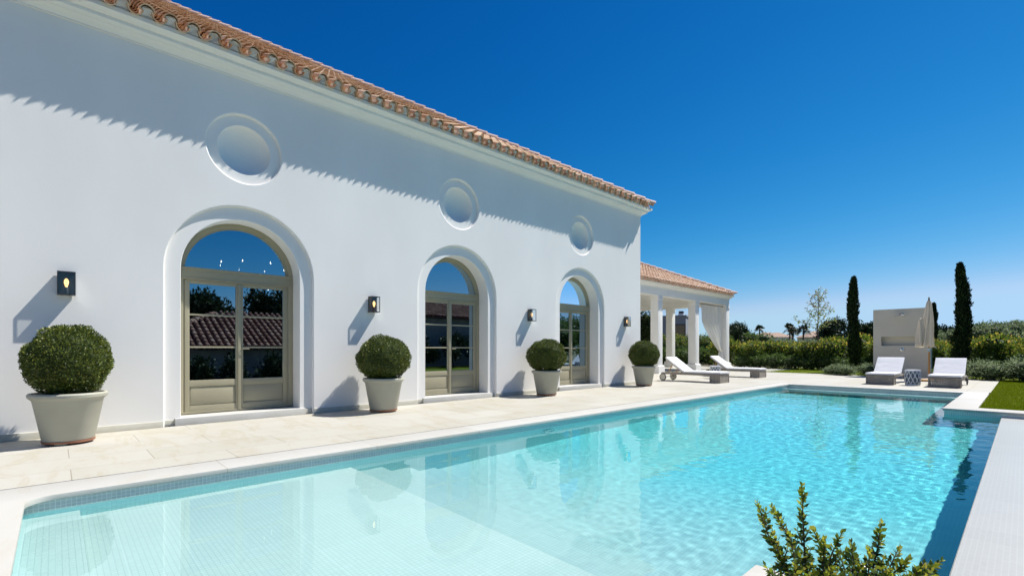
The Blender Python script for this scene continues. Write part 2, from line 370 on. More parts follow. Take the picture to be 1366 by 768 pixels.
# ------------------------------------------------------------------ ground
X_W = -8.3; Y_C = 13.4        # wall plane and house corner
def rect(mb, x0, y0, x1, y1, z, mi=0):
    mb.add([(x0,y0,z),(x1,y0,z),(x1,y1,z),(x0,y1,z)], [(0,1,2,3)], mi)
g = MB(); B = 3000
rect(g, -B, -B, -12, B, -.03); rect(g, -12, 24.45, B, B, -.03); rect(g, -12, -B, .95, -3, -.03); rect(g, .95, 12.6, B, 24.45, -.03)
rect(g, .95, -B, B, 12.6, -2.2)
g.add([(.95,-B,-2.2),(.95,12.6,-2.2),(.95,12.6,-.03),(.95,-B,-.03)], [(0,1,2,3)])
g.add([(.95,12.6,-2.2),(B,12.6,-2.2),(B,12.6,-.03),(.95,12.6,-.03)], [(0,1,2,3)])
struct('ground', g, M['scrub'])
lw_ = MB(); rect(lw_, -.58, 12.5, 9, 24.6, -.012); rect(lw_, -10.7, 24.4, 14, 32, -.012)
struct('lawn', lw_, M['lawn'])

# terrace slabs as solid blocks round the pool (top z=0)
PX0, PX1, PY0, PY1 = -5.05, -.27, -.18, 16.6
NX, NY = -1.02, 12.0          # far right notch
BX, BY = -.94, 2.6            # near planting bed corner
t = MB()
t.box((-8.6, -3, -.06), (-5.485, 24.45, 0)); t.box((-5.485, 17.1, -.06), (-.58, 24.45, 0))
t.box((-.62-.0, 12.5, -.06), (-1.0, 17.1, 0)) if False else None
t.box((-12.2, 13.4, -.06), (-8.6, 30.2, 0)); t.box((-20.5, 13.4, -.06), (-12.2, 30.2, 0))
struct('terrace', t, M['stone'])
# drainage slot between terrace and coping
d = MB(); d.box((-5.485, -3, -.06), (-5.465, 17.08, -.012)); struct('drain_channel', d, M['slot'])
# coping: overhangs the pool wall by 2 cm, 4 cm thick
c = MB(); oh = .02; zt = .001
def rc(pts):  # prism of a plan polygon
    n = len(pts); vs = [(x, y, -.042) for x, y in pts] + [(x, y, zt) for x, y in pts]
    tr = tessellate_polygon([[Vector((x, y, 0)) for x, y in pts]])
    fs = [tuple(q) for q in tr] + [tuple(n+i for i in q) for q in tr] + [(i, (i+1) % n, n+(i+1) % n, n+i) for i in range(n)]
    c.add(vs, fs)
R = .16; cx, cy = PX0+oh+R, PY0+oh+R
arc = [(cx+R*math.cos(a), cy+R*math.sin(a)) for a in [PI+k*(PI/2)/8 for k in range(9)]]
rc([(-5.465, -3), (-5.465, 17.08), (PX0+oh, 17.08), (PX0+oh, cy)] + arc[1:] + [(BX+.02, PY0+oh), (BX+.02, -3)])
rc([(PX0+oh, PY1-oh), (PX0+oh, 17.08), (-.6, 17.08), (-.6, PY1-oh)])
rc([(NX-oh, NY-oh), (NX-oh, PY1-oh), (-.59, PY1-oh), (-.59, 12.5), (1.0, 12.5), (1.0, NY-oh)])
struct('pool_coping', c, M['coping'], bevel=.006)

# planting bed that juts into the pool at the near right corner
pb = MB()
for a, b in [((BX, -3, -.3), (BX+.16, BY, .002)), ((BX+.16, BY-.16, -.3), (.9, BY, .002))]: pb.box(a, b)
pb.box((BX+.02, -3, -2), (.9, BY-.02, -.3))
struct('planting_bed', pb, M['coping'], bevel=.006)
sb = MB(); n = 28
for j in range(n+1):
    for i in range(n+1):
        x = BX+.16+(1.68)*i/n; y = -3+(5.44)*j/n
        sb.v.append((x, y, -.05+.035*noise.noise((x*5, y*5, 0))))
for j in range(n):
    for i in range(n):
        a = j*(n+1)+i; sb.f.append((a, a+1, a+n+2, a+n+1)); sb.mi.append(0)
struct('bed_soil', sb, M['soil'], smooth=True)

# ------------------------------------------------------------------ pool shell
ZF = -1.25
p = MB()   # walls: mi 0 = YZ band, 1 = XZ band, 2 = depth-tinted wall, 3 = depth-tinted floor
WB = -.24
def wall(x0, y0, x1, y1, zb, zt, mi):
    p.add([(x0,y0,zb),(x1,y1,zb),(x1,y1,zt),(x0,y0,zt)], [(0,1,2,3)], mi)
segs = [(PX0,PY0,PX0,PY1,0),(PX0,PY1,NX,PY1,1),(NX,PY1,NX,NY,0),(NX,NY,PX1,NY,1),(PX1,NY,PX1,BY,0),(PX1,BY,BX,BY,1),(BX,BY,BX,PY0,0),(BX,PY0,PX0,PY0,1)]
for x0,y0,x1,y1,k in segs:
    top = -.042 if not (x0 == PX1 and x1 == PX1) else -.09
    wall(x0,y0,x1,y1,-.15,top,k); wall(x0,y0,x1,y1,ZF-.05,-.15,2)
wall(PX1, NY, 1.0, NY, -.2, -.042, 1)
p.add([(PX0,PY0,ZF),(PX1,PY0,ZF),(PX1,PY1,ZF),(PX0,PY1,ZF)], [(0,1,2,3)], 3)
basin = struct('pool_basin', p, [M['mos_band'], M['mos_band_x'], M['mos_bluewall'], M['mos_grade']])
stp = MB()
stp.box((PX0, PY0, -.6), (BX, .14, -.27), 0)                # entry step
stp.box((PX0, .14, ZF-.02), (BX, 2.35, -.44), 0)        # shallow shelf
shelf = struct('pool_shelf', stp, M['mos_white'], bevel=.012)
st2 = MB()
st2.box((PX0, 2.35, ZF-.02), (BX, 2.72, -.66), 0); stb = MB()
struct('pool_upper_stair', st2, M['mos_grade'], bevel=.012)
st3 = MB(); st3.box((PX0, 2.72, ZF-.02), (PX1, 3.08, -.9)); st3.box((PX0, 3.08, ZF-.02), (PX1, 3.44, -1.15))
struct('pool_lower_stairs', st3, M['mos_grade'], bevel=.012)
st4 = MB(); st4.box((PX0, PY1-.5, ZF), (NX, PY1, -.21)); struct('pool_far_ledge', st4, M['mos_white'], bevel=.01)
ie = MB(); ie.box((PX1, BY, -2.2), (.95, NY, -.098)); struct('pool_overflow_edge', ie, M['mos_edge'], bevel=.008)
for o in bpy.data.objects:
    if o.name.startswith('pool_') and o.name not in ('pool_coping', 'pool_overflow_edge'): o.cycles.is_caustics_receiver = True

# water: one open rippled sheet, glass
def water():
    dx = .026
    nx = int((PX1-PX0+.02)/dx)+1; ny = int((PY1-PY0+.02)/dx)+1
    xs = np.linspace(PX0-.01, PX1+.012, nx+1); ys = np.linspace(PY0-.01, PY1+.01, ny+1)
    vs = []; 
    for y in ys:
        calm = .30 + .70*min(1, max(0, (y-2.6)/3.2))
        for x in xs:
            q = calm*(.45+.75*math.exp(-((y-8.5+.6*x)/2.6)**2)+.5*max(0, noise.noise((x*.35+4, y*.22, 9))))
            h = noise.noise((x*2.1+y*.5, y*1.5, 1.3))*.0026 + noise.noise((x*6.5, y*5.2+x, 5))*.0017 + noise.noise((x*15, y*13, 8))*.0013
            vs.append((x, y, -.11+h*q))
    fs = []
    for j in range(ny):
        for i in range(nx):
            xc = (xs[i]+xs[i+1])/2; yc = (ys[j]+ys[j+1])/2
            if xs[i] > BX+.02 and ys[j+1] < BY-.02: continue
            if xs[i] > NX+.02 and ys[j] > NY+.02: continue
            a = j*(nx+1)+i; fs.append((a, a+1, a+nx+2, a+nx+1))
    m = bpy.data.materials.new('pool_water'); m.use_nodes = True; nt = m.node_tree; nt.nodes.clear()
    o = nt.nodes.new('ShaderNodeOutputMaterial'); gl = nt.nodes.new('ShaderNodeBsdfGlass')
    gl.inputs['IOR'].default_value = 1.333; gl.inputs['Roughness'].default_value = 0; gl.inputs['Color'].default_value = (.89, .985, .995, 1)
    nt.links.new(gl.outputs[0], o.inputs[0])
    me = bpy.data.meshes.new('water'); me.from_pydata(vs, [], fs); me.materials.append(m)
    me.polygons.foreach_set('use_smooth', [True]*len(fs))
    ob = bpy.data.objects.new('water', me); C.objects.link(ob); ob['kind'] = 'structure'
    ob.cycles.is_caustics_caster = True
water()
for i, (y, lab) in enumerate([(5.55, 'round underwater pool light on the pool wall, nearer to the camera'), (12.3, 'round underwater pool light on the pool wall, nearer to the pavilion')]):
    r = thing('pool_light', lab, 'pool light', (PX0+.004, y, -.36), 0, 'underwater lights on the long pool wall')
    T = Matrix.Rotation(PI/2, 4, 'Y')
    part('rim', MB().lathe([(.10, 0), (.13, 0), (.13, .02), (.105, .03), (.10, .022)], 28, T=T), M['chrome'], r, world=False, smooth=True)
    part('lens', MB().lathe([(.10, .001), (.10, .014), (.06, .024), (0, .027)], 28, T=T), M['ceramic'], r, world=False, smooth=True)

# ------------------------------------------------------------------ main house
house = thing('main_house', 'large white stucco house with arched doors and a clay tile roof along the pool', 'house', (X_W, Y_C, 0))
DOORS = [2.15, 6.30, 10.45]
Y_N = -12.0; ZE = 5.42
def arch_pts(yc, hw, zs, zb, n=28):
    """closed outline, counter-clockwise seen from +X: y to the right"""
    pts = [(yc-hw, zb), (yc+hw, zb)]
    for k in range(n+1):
        a = PI*k/n; pts.append((yc+hw*math.cos(a), zs+hw*math.sin(a)))
    return pts
def circ_pts(yc, zc, r, n=48):
    return [(yc+r*math.cos(2*PI*k/n), zc+r*math.sin(2*PI*k/n)) for k in range(n)]
wl = MB()
def facet(x, outer, holes):
    loops = [outer]+holes
    tri = tessellate_polygon([[Vector((y, z, 0)) for y, z in lp] for lp in loops])
    flat = [q for lp in loops for q in lp]
    wl.add([(x, y, z) for y, z in flat], [tuple(t_) for t_ in tri])
def ring(x0, a, x1, b, skipbottom=False):
    n = len(a); vs = [(x0, y, z) for y, z in a]+[(x1, y, z) for y, z in b]
    fs = [(i, (i+1) % n, n+(i+1) % n, n+i) for i in range(n)]
    wl.add(vs, fs)
def arch_r(yc, hw, zb=0.0): return arch_pts(yc, hw, 2.26, zb)
RO, RI = 1.05, .84
holes = [arch_r(y, RO) for y in DOORS] + [circ_pts(y, 4.19, .545) for y in DOORS]
facet(X_W, [(Y_N, 0), (Y_C, 0), (Y_C, ZE), (Y_N, ZE)], holes)
for y in DOORS:
    prof = [(0, RO), (-.006, RO-.012), (-.018, RO-.018), (-.055, RO-.019)]
    for (a0, r0), (a1, r1) in zip(prof, prof[1:]): ring(X_W+a0, arch_r(y, r0), X_W+a1, arch_r(y, r1))
    xr = X_W-.055
    facet(xr, arch_r(y, RO-.019), [arch_r(y, RI)])
    prof = [(0, RI), (-.006, RI-.006), (-.45, RI-.007)]
    for (a0, r0), (a1, r1) in zip(prof, prof[1:]): ring(xr+a0, arch_r(y, r0), xr+a1, arch_r(y, r1))
    # round blind recess with a hollow dish
    zc = 4.19
    prof = [(0, .545), (-.006, .532), (-.018, .526), (-.055, .525)]
    for (a0, r0), (a1, r1) in zip(prof, prof[1:]): ring(X_W+a0, circ_pts(y, zc, r0), X_W+a1, circ_pts(y, zc, r1))
    facet(X_W-.055, circ_pts(y, zc, .525), [circ_pts(y, zc, .375)])
    K = 8
    for k in range(K):
        a0 = k/K*PI/2; a1 = (k+1)/K*PI/2
        r0, r1 = .375*math.cos(a0), max(.004, .375*math.cos(a1))
        ring(X_W-.055-.20*math.sin(a0), circ_pts(y, zc, r0), X_W-.055-.20*math.sin(a1), circ_pts(y, zc, r1))
# end wall and back
wl.add([(X_W,Y_C,0),(X_W-23.4,Y_C,0),(X_W-23.4,Y_C,ZE),(X_W,Y_C,ZE)], [(0,1,2,3)])
wl.add([(X_W-23.4,Y_C,0),(X_W-23.4,Y_N,0),(X_W-23.4,Y_N,ZE),(X_W-23.4,Y_C,ZE)], [(0,1,2,3)])
wl.add([(X_W,Y_N,0),(X_W-23.4,Y_N,0),(X_W-23.4,Y_N,ZE),(X_W,Y_N,ZE)], [(0,1,2,3)])
wallo = part('wall', wl, M['stucco'], house, smooth=True, autos=38)
# plinth round the base, broken at the door recesses
pl = MB(); edges = [Y_N] + sum([[y-RO, y+RO] for y in DOORS], []) + [Y_C+.02]
for a, b in zip(edges[::2], edges[1::2]): pl.box((X_W-.005, a, 0), (X_W+.02, b, .085))
for y in DOORS:
    for sgn in (-1, 1):
        pl.box((X_W-.055, y+sgn*(RO-.0195), 0), (X_W-.035, y+sgn*(RI+.001), .085))
pl.box((X_W+.02, Y_C, 0), (X_W-10, Y_C+.02, .085))
part('plinth', pl, M['plinth'], house, bevel=.003)
# cornice
cp = [(0,5.25),(.02,5.25),(.02,5.268),(.03,5.275),(.05,5.30),(.085,5.322),(.11,5.33),(.115,5.338),(.135,5.345),(.155,5.362),(.16,5.366),(.16,5.41),(.175,5.413),(.21,5.42),(.255,5.44),(.265,5.445),(.265,5.50),(0,5.56)]
cb = MB()
def sweep_cornice(mb, prof, path):
    """path: list of (x,y,nx,ny) where n is the outward (mitred) offset direction"""
    vs = []; n = len(prof)
    for x, y, ax, ay in path:
        for o_, z in prof: vs.append((x+ax*o_, y+ay*o_, z))
    fs = []
    for k in range(len(path)-1):
        for i in range(n-1): fs.append((k*n+i, k*n+i+1, (k+1)*n+i+1, (k+1)*n+i))
    mb.add(vs, fs)
sweep_cornice(cb, cp, [(X_W, Y_N, 1, 0), (X_W, Y_C, 1, 1), (X_W-23.4, Y_C, 0, 1)])
part('cornice', cb, M['trim'], house, smooth=True, autos=30)

# ---- clay tile roofs
def tile_roof(O, U, Vd, Nn, width, depth, clip, period=.26, course=.36, mb=None, seg=6, thick_first=True, mort=None):
    """O eave start; U along the eave; Vd up the slope; Nn normal. clip(s)->(umin,umax) at slope distance s"""
    O = Vector(O); U = Vector(U); Vd = Vector(Vd); Nn = Vector(Nn)
    nc = int(depth/course)+1; nu = int(width/period)+1
    rr = period*.325
    for k in range(nc):
        s0 = k*course; s1 = s0+course+.05
        lo, hi = clip(s0+course*.6)
        for j in range(nu):
            uc = j*period
            for kind in (0, 1):
                u0 = uc+kind*period/2
                if u0 < lo or u0 > hi: continue
                jit = random.uniform(-.006, .006)*(1 if k else .3)
                sa = s0 + (random.uniform(-.008, .008) if k else random.uniform(-.002, .002))+(.042 if kind else 0); sb_ = min(s1, depth+.1)
                ra, rb = (rr*1.04, rr*.90) if kind else (rr*1.04, rr*1.06)
                lift0, lift1 = (.036, .004) if kind else (.020, -.004)
                vs = []; th = .014 if k == 0 else 0
                for (s_, r_, l_) in ((sa, ra, lift0), (sb_, rb, lift1)):
                    for i in range(seg+1):
                        a = PI*i/seg
                        cu = -math.cos(a)*r_; cn = math.sin(a)*r_
                        if kind == 0: cn = -cn*1.0 + rr*1.0   # channel, open upwards
                        else: cn = cn + rr*.85            # cover, open downwards
                        vs.append(O+U*(u0+cu+jit)+Vd*s_+Nn*(cn+l_))
                n1 = seg+1
                fs = [(i, i+1, n1+i+1, n1+i) for i in range(seg)]
                if th:
                    m_ = len(vs)
                    for (s_, r_, l_) in ((sa, ra-th, lift0), (sb_, rb-th, lift1)):
                        for i in range(seg+1):
                            a = PI*i/seg; cu = -math.cos(a)*r_; cn = math.sin(a)*r_
                            if kind == 0: cn = -cn*1.0+rr*1.0
                            else: cn = cn+rr*.85
                            vs.append(O+U*(u0+cu+jit)+Vd*s_+Nn*(cn+l_))
                    fs += [(m_+i, m_+n1+i, m_+n1+i+1, m_+i+1) for i in range(seg)]
                    fs += [(i, m_+i, m_+i+1, i+1) for i in range(seg)]
                    fs += [(0, n1, m_+n1, m_), (seg, m_+seg, m_+n1+seg, n1+seg)]
                else:
                    m_ = len(vs)
                    for i in range(seg+1):
                        a = PI*i/seg; q_ = ra-.015; cu = -math.cos(a)*q_; cn = math.sin(a)*q_
                        cn = (-cn+rr) if kind == 0 else (cn+rr*.85)
                        vs.append(O+U*(u0+cu+jit)+Vd*sa+Nn*(cn+lift0))
                    fs += [(i, m_+i, m_+i+1, i+1) for i in range(seg)]
                mb.add(vs, fs)
                if k == 0 and kind == 1 and mort is not None:
                    # white mortar bedding under each cover tile
                    q = [O+U*(u0-math.cos(PI*i/8)*(ra-.012))+Vd*(sa+.05+.02*math.sin(i*1.7+j))+Nn*(math.sin(PI*i/8)*(ra-.012)+rr*.85+.01) for i in range(9)]
                    q += [O+U*(u0+ra*.8)+Vd*(sa+.045)+Nn*(rr*.1), O+U*(u0-ra*.8)+Vd*(sa+.045)+Nn*(rr*.1)]
                    q2 = [v_+Vd*.12 for v_ in q]; nn_ = len(q)
                    mort.add(q+q2, [tuple(range(nn_))]+[(i, (i+1) % nn_, nn_+(i+1) % nn_, nn_+i) for i in range(nn_)])
def hip_tiles(mb, p0, p1, r=.10, step=.36):
    p0 = Vector(p0); p1 = Vector(p1); L = (p1-p0).length; d = (p1-p0)/L
    sd = d.cross(Vector((0, 0, 1))).normalized(); up = sd.cross(d)
    for k in range(int(L/step)):
        a = k*step-.02; b = a+step+.05; vs = []
        for q, rr_, lf in ((a, r*1.08, .03), (b, r*.92, .005)):
            for th in (0, .016):
                for i in range(9):
                    an = PI*i/8; vs.append(p0+d*q+sd*(-math.cos(an)*(rr_-th))+up*(math.sin(an)*(rr_-th)+lf))
        fs = [(i, i+1, 18+i+1, 18+i) for i in range(8)]+[(9+i, 27+i, 27+i+1, 9+i+1) for i in range(8)]+[(i, 9+i, 9+i+1, i+1) for i in range(8)]
        mb.add(vs, fs)
def hip_roof(parent, x0, x1, y0, y1, ze, pitch, tiled, mt, ylim=None, depthlim=None):
    """rectangular hip roof; tiled: subset of ('E','N') faces (E=+X, N=+Y)"""
    tp = math.tan(pitch); half = min(x1-x0, y1-y0)/2; cs, sn = math.cos(pitch), math.sin(pitch)
    zr = ze+half*tp
    if x1-x0 <= y1-y0: r0, r1 = (x0+half, y0+half, zr), (x0+half, y1-half, zr)
    else: r0, r1 = (x0+half, y0+half, zr), (x1-half, y0+half, zr)
    b = MB(); q = .12; zq = ze+q*tp-.03; A = (x0+q,y0+q,zq); Bb = (x1-q,y0+q,zq); Cc = (x1-q,y1-q,zq); Dd = (x0+q,y1-q,zq)
    if x1-x0 <= y1-y0: b.add([A,Bb,Cc,Dd,r0,r1], [(0,1,4),(1,2,5,4),(2,3,5),(3,0,4,5)])
    else: b.add([A,Bb,Cc,Dd,r0,r1], [(0,1,5,4),(1,2,5),(2,3,4,5),(3,0,4)])
    roof = part('roof', b, M['roofbase'], parent)
    tm = MB(); mo = MB(); dl = depthlim or half/cs
    lift = .012
    if 'E' in tiled:
        ya = y0 if ylim is None else ylim
        W = y1-ya
        def clipE(s):
            a = s*cs; return (max(0, a-(ya-y0)), W-a-.02)
        tile_roof((x1, ya, ze+lift), (0,1,0), (-cs,0,sn), (sn,0,cs), W, min(dl, half/cs), clipE, mb=tm, mort=mo)
    if 'N' in tiled:
        W = x1-x0
        def clipN(s):
            a = s*cs; return (a, W-a-.02)
        tile_roof((x0, y1, ze+lift), (1,0,0), (0,-cs,sn), (0,sn,cs), W, min(half/cs, 1.5 if W > 12 else 99), clipN, mb=tm, mort=mo)
    part('roof_tiles', tm, mt, roof, smooth=True, autos=50)
    part('mortar_bedding', mo, M['mortar'], roof)
    hm = MB()
    k = half
    hip_tiles(hm, (x1-.02, y1-.02, ze+.15), (x1-k, y1-k, ze+k*tp+.15), .12)
    if ylim is None: hip_tiles(hm, (x1-.02, y0+.02, ze+.09), (x1-k, y0+k, ze+k*tp+.09))
    part('ridge_tiles', hm, M['ridge'], roof, smooth=True, autos=50)
    return roof
hip_roof(house, X_W-23.4-.34, X_W+.305, Y_N-.3, Y_C+.305, 5.44, math.radians(31.0), ('E', 'N'), M['tile'], ylim=-6)

# rooms behind the doors
rm = MB(); xi = X_W-.51; xb = -15.0
def quad(mb, a, b, c_, d_, mi=0): mb.add([a, b, c_, d_], [(0,1,2,3)], mi)
quad(rm, (xi, -3, .10), (xb, -3, .10), (xb, 13, .10), (xi, 13, .10), 1)
quad(rm, (xi, -3, 4.2), (xb, -3, 4.2), (xb, 13, 4.2), (xi, 13, 4.2), 0)
quad(rm, (xb, -3, .10), (xb, 13, .10), (xb, 13, 4.2), (xb, -3, 4.2), 0)
for yy in (-3, 13): quad(rm, (xi, yy, .1), (xb, yy, .1), (xb, yy, 4.2), (xi, yy, 4.2), 0)
for yy in (4.3, 8.5): rm.box((xb, yy-.07, .1), (xi-2.2, yy+.07, 4.2), 0)
part('room_interior', rm, [M['roomwall'], M['roomfloor']], house)
# arched french doors
XD = X_W-.36
def french_door(yc, lab=None):
    fr = MB(); R0, R1 = RI-.008, RI-.085; zs = 2.26; zb = .115; d0, d1 = XD, XD-.07
    # outer frame: arch strip with depth
    A = arch_pts(yc, R0, zs, zb); Bp = arch_pts(yc, R1, zs, zb+.03)
    def strip(a, b, xa, xb_):
        n = len(a); m_ = [i for i in range(n) if i != 0]
        vs = [(xa, y, z) for y, z in a]+[(xa, y, z) for y, z in b]+[(xb_, y, z) for y, z in a]+[(xb_, y, z) for y, z in b]
        fs = []
        for i in range(n):
            j = (i+1) % n
            fs += [(i, j, n+j, n+i), (n+i, n+j, 3*n+j, 3*n+i), (i, 2*n+i, 2*n+j, j)]
        fr.add(vs, fs)
    strip(A, Bp, d0, d1)
    strip(arch_pts(yc, R1+.001, zs, zb+.029), arch_pts(yc, R1-.018, zs, zb+.04), d0-.02, d1)
    fr.box((d0+.012, yc-R1-.03, 2.15), (d1, yc+R1+.03, 2.33))
    fr.box((d0+.028, yc-R1-.03, 2.30), (d0+.012, yc+R1+.03, 2.335)); fr.box((d0+.022, yc-R1-.03, 2.15), (d0+.012, yc+R1+.03, 2.175))
    f = part('french_door', fr, M['door'], house, bevel=.003)
    if lab: f['label'] = lab
    # two leaves, each a sub-part: stiles, rails, glazing bars and raised panel
    hwid = R1-.02
    for sgn in (-1, 1):
        lf = MB(); ya, yb = (yc-hwid, yc+.005) if sgn < 0 else (yc+.008, yc+hwid)
        xf = d0-.012; xbk = d0-.06
        z0, z1 = .135, 2.147; sw = .062; mw = .05
        inner = (ya+sw, yb-mw) if sgn < 0 else (ya+mw, yb-sw)
        lf.box((xf, ya, z0), (xbk, inner[0], z1)); lf.box((xf, inner[1], z0), (xbk, yb, z1))
        lf.box((xf, inner[0], z1-.055), (xbk, inner[1], z1)); lf.box((xf, inner[0], z0), (xbk, inner[1], .235)); lf.box((xf, inner[0], .525), (xbk, inner[1], .62))
        for zz in (1.125, 1.62): lf.box((xf-.005, inner[0], zz-.013), (xbk+.01, inner[1], zz+.013))
        # bolection moulding round the panel, then a raised panel
        pa, pb_, pz0, pz1 = inner[0], inner[1], .235, .525
        for q in (0,):
            lf.box((xf-.02, pa, pz0), (xbk+.01, pb_, pz1))
        i_ = .032
        vs = [(xf-.018, pa+i_*.4, pz0+i_*.4), (xf-.018, pb_-i_*.4, pz0+i_*.4), (xf-.018, pb_-i_*.4, pz1-i_*.4), (xf-.018, pa+i_*.4, pz1-i_*.4),
              (xf-.002, pa+i_*1.5, pz0+i_*1.5), (xf-.002, pb_-i_*1.5, pz0+i_*1.5), (xf-.002, pb_-i_*1.5, pz1-i_*1.5), (xf-.002, pa+i_*1.5, pz1-i_*1.5)]
        lf.add(vs, [(0,1,5,4),(1,2,6,5),(2,3,7,6),(3,0,4,7),(4,5,6,7)])
        if sgn > 0:
            lf.box((xf+.018, yc-.022, z0+.005), (xf+.0005, yc+.022, z1-.005))
        part('door_leaf', lf, M['door'], f, bevel=.0025)
        gp = MB(); gx = d0-.036
        quad(gp, (gx, inner[0]-.005, .60), (gx, inner[1]+.005, .60), (gx, inner[1]+.005, 2.10), (gx, inner[0]-.005, 2.10))
        part('glass_pane', gp, M['glass'], f)
    fp = arch_pts(yc, R1-.006, zs, 2.32)
    gp = MB(); gx = d0-.036
    gp.add([(gx, y, z) for y, z in fp], [tuple(range(len(fp)))])
    part('fanlight_pane', gp, M['glass'], f)
    hd = MB(); hx = d0-.012
    hd.box((hx, yc+.028, 1.0), (hx+.008, yc+.05, 1.16)) ; hd.tube([(hx+.008, yc+.039, 1.1), (hx+.05, yc+.039, 1.1)], .007); hd.tube([(hx+.048, yc+.039, 1.1), (hx+.048, yc+.14, 1.1)], .007)
    part('door_handle', hd, M['door'], f, smooth=True)
    sl_ = MB(); sl_.box((X_W+.012, yc-RI-.07, 0), (XD-.3, yc+RI+.07, .105)) 
    part('door_step', sl_, M['sill'], f, bevel=.006)
french_door(DOORS[0]); french_door(DOORS[1]); french_door(DOORS[2])

# chandelier inside the nearest door
def chandelier():
    x, y = -10.6, 2.75+.15
    r = thing('chandelier', 'ring chandelier with small candle bulbs seen behind the glass of the nearest arched door', 'chandelier', (x, y, 2.6))
    f = MB(); 
    def circ(rad, z): f.tube([(rad*math.cos(a), rad*math.sin(a), z) for a in [2*PI*k/32 for k in range(33)]], .011, 6, cap=False)
    circ(.62, 0); circ(.40, -.42); f.tube([(0, 0, -.5), (0, 0, 1.6)], .012)
    for k in range(6):
        a = PI*k/3; f.tube([(0, 0, .5), (.62*math.cos(a), .62*math.sin(a), 0), (.4*math.cos(a), .4*math.sin(a), -.42), (0, 0, -.5)], .007, 5)
    pts = [(.62, 2*PI*k/8+.2, 0) for k in range(8)]+[(.4, 2*PI*k/4+.6, -.42) for k in range(4)]
    for R_, a, z in pts: f.tube([(R_*math.cos(a), R_*math.sin(a), z), (R_*math.cos(a), R_*math.sin(a), z+.13)], .009, 6)
    part('frame', f, M['black'], r, world=False, smooth=True)
    for R_, a, z in pts:
        part('bulb', MB().lathe([(0, .13), (.010, .14), (.012, .155), (.006, .175), (0, .18)], 10, (R_*math.cos(a), R_*math.sin(a), z)), M['candle'], r, world=False, smooth=True)
chandelier()
def armchair():
    r = thing('armchair', 'rounded white armchair seen through the glass of the farthest arched door', 'armchair', (-10.3, 12.1, .10), .5)
    s_ = MB().lathe([(.30, .12), (.36, .14), (.38, .38), (.34, .43), (0, .44)], 28)
    part('seat', s_, M['cushion'], r, world=False, smooth=True)
    b = MB(); vs = []; n = 20
    for k in range(n+1):
        a = -PI*.62+PI*1.24*k/n+PI/2
        h = .55+.22*math.cos((a-PI/2)*.8)
        for (rad, z) in ((.40, .14), (.46, .2), (.47, h-.03), (.44, h), (.40, h-.03), (.37, .4)): vs.append((rad*math.cos(a), rad*math.sin(a), z))
    fs = []
    for k in range(n):
        for i in range(6): fs.append((k*6+i, k*6+(i+1) % 6, (k+1)*6+(i+1) % 6, (k+1)*6+i))
    fs += [tuple(range(6)), tuple(n*6+i for i in range(5, -1, -1))]
    b.add(vs, fs); part('backrest', b, M['cushion'], r, world=False, smooth=True, autos=70)
    for sx in (-1, 1):
        for sy in (-1, 1): part('leg', MB().tube([(sx*.2, sy*.2, .13), (sx*.25, sy*.25, 0)], [.018, .012]), M['black'], r, world=False, smooth=True)
    dup(r, (-10.9, 9.9, .10), -.6, 'rounded white armchair deeper in the room behind the middle pane of the farthest arched door')
armchair()
_t = thing('dining_table', 'pale table with a dark base seen through the glass of the middle arched door', 'table', (-10.8, 6.6, .10))
part('tabletop', MB().box((-.5, -1.1, .70), (.5, 1.1, .745)), M['farwhite'], _t, world=False, bevel=.01)
part('base', MB().box((-.22, -.7, 0), (.22, .7, .70)), M['black'], _t, world=False, bevel=.01)

# ------------------------------------------------------------------ wall lanterns
LY = [.10, 4.27, 8.43, 12.55]
LL = ['black box wall lantern left of the nearest arched door', 'black box wall lantern between the nearest and the middle arched door',
      'black box wall lantern between the middle and the farthest arched door', 'black box wall lantern between the farthest arched door and the house corner']
ln = thing('wall_lantern', LL[0], 'wall lamp', (X_W, LY[0], 1.77), 0, 'lanterns along the white house wall')
h = MB(); wd, dp, ht, e = .085, .145, .29, .010
h.box((0, -.05, .04), (.012, .05, .25))
h.box((.012, -wd, 0), (.022, wd, ht)) 
for sy in (-1, 1):
    h.box((dp-e, sy*wd, 0), (dp, sy*(wd-e), ht))
    h.box((.022, sy*wd, 0), (dp-e, sy*(wd-e), e)); h.box((.022, sy*wd, ht-e), (dp-e, sy*(wd-e), ht))
h.box((dp-e, -wd+e, 0), (dp, wd-e, e)); h.box((dp-e, -wd+e, ht-e), (dp, wd-e, ht))
h.box((.022, -wd+e, 0), (dp-e, wd-e, .004)); h.box((.022, -wd+e, ht-.004), (dp-e, wd-e, ht))
part('housing', h, M['black'], ln, world=False)
gm = MB()
quad(gm, (dp-.004, -wd+e, e), (dp-.004, wd-e, e), (dp-.004, wd-e, ht-e), (dp-.004, -wd+e, ht-e))
for sy in (-1, 1): quad(gm, (.022, sy*(wd-.004), e), (dp-e, sy*(wd-.004), e), (dp-e, sy*(wd-.004), ht-e), (.022, sy*(wd-.004), ht-e))
part('glass', gm, M['lampglass'], ln, world=False)
part('lamp_holder', MB().lathe([(.02, .005), (.02, .09), (.014, .10)], 14, (.075, 0, 0)), M['black'], ln, world=False, smooth=True)
part('bulb', MB().lathe([(.010, .10), (.013, .115), (.021, .145), (.024, .165), (.019, .19), (.008, .207), (0, .21)], 18, (.075, 0, 0)), M['bulb'], ln, world=False, smooth=True)
for y, lb in zip(LY[1:], LL[1:]): dup(ln, (X_W, y, 1.77), 0, lb)

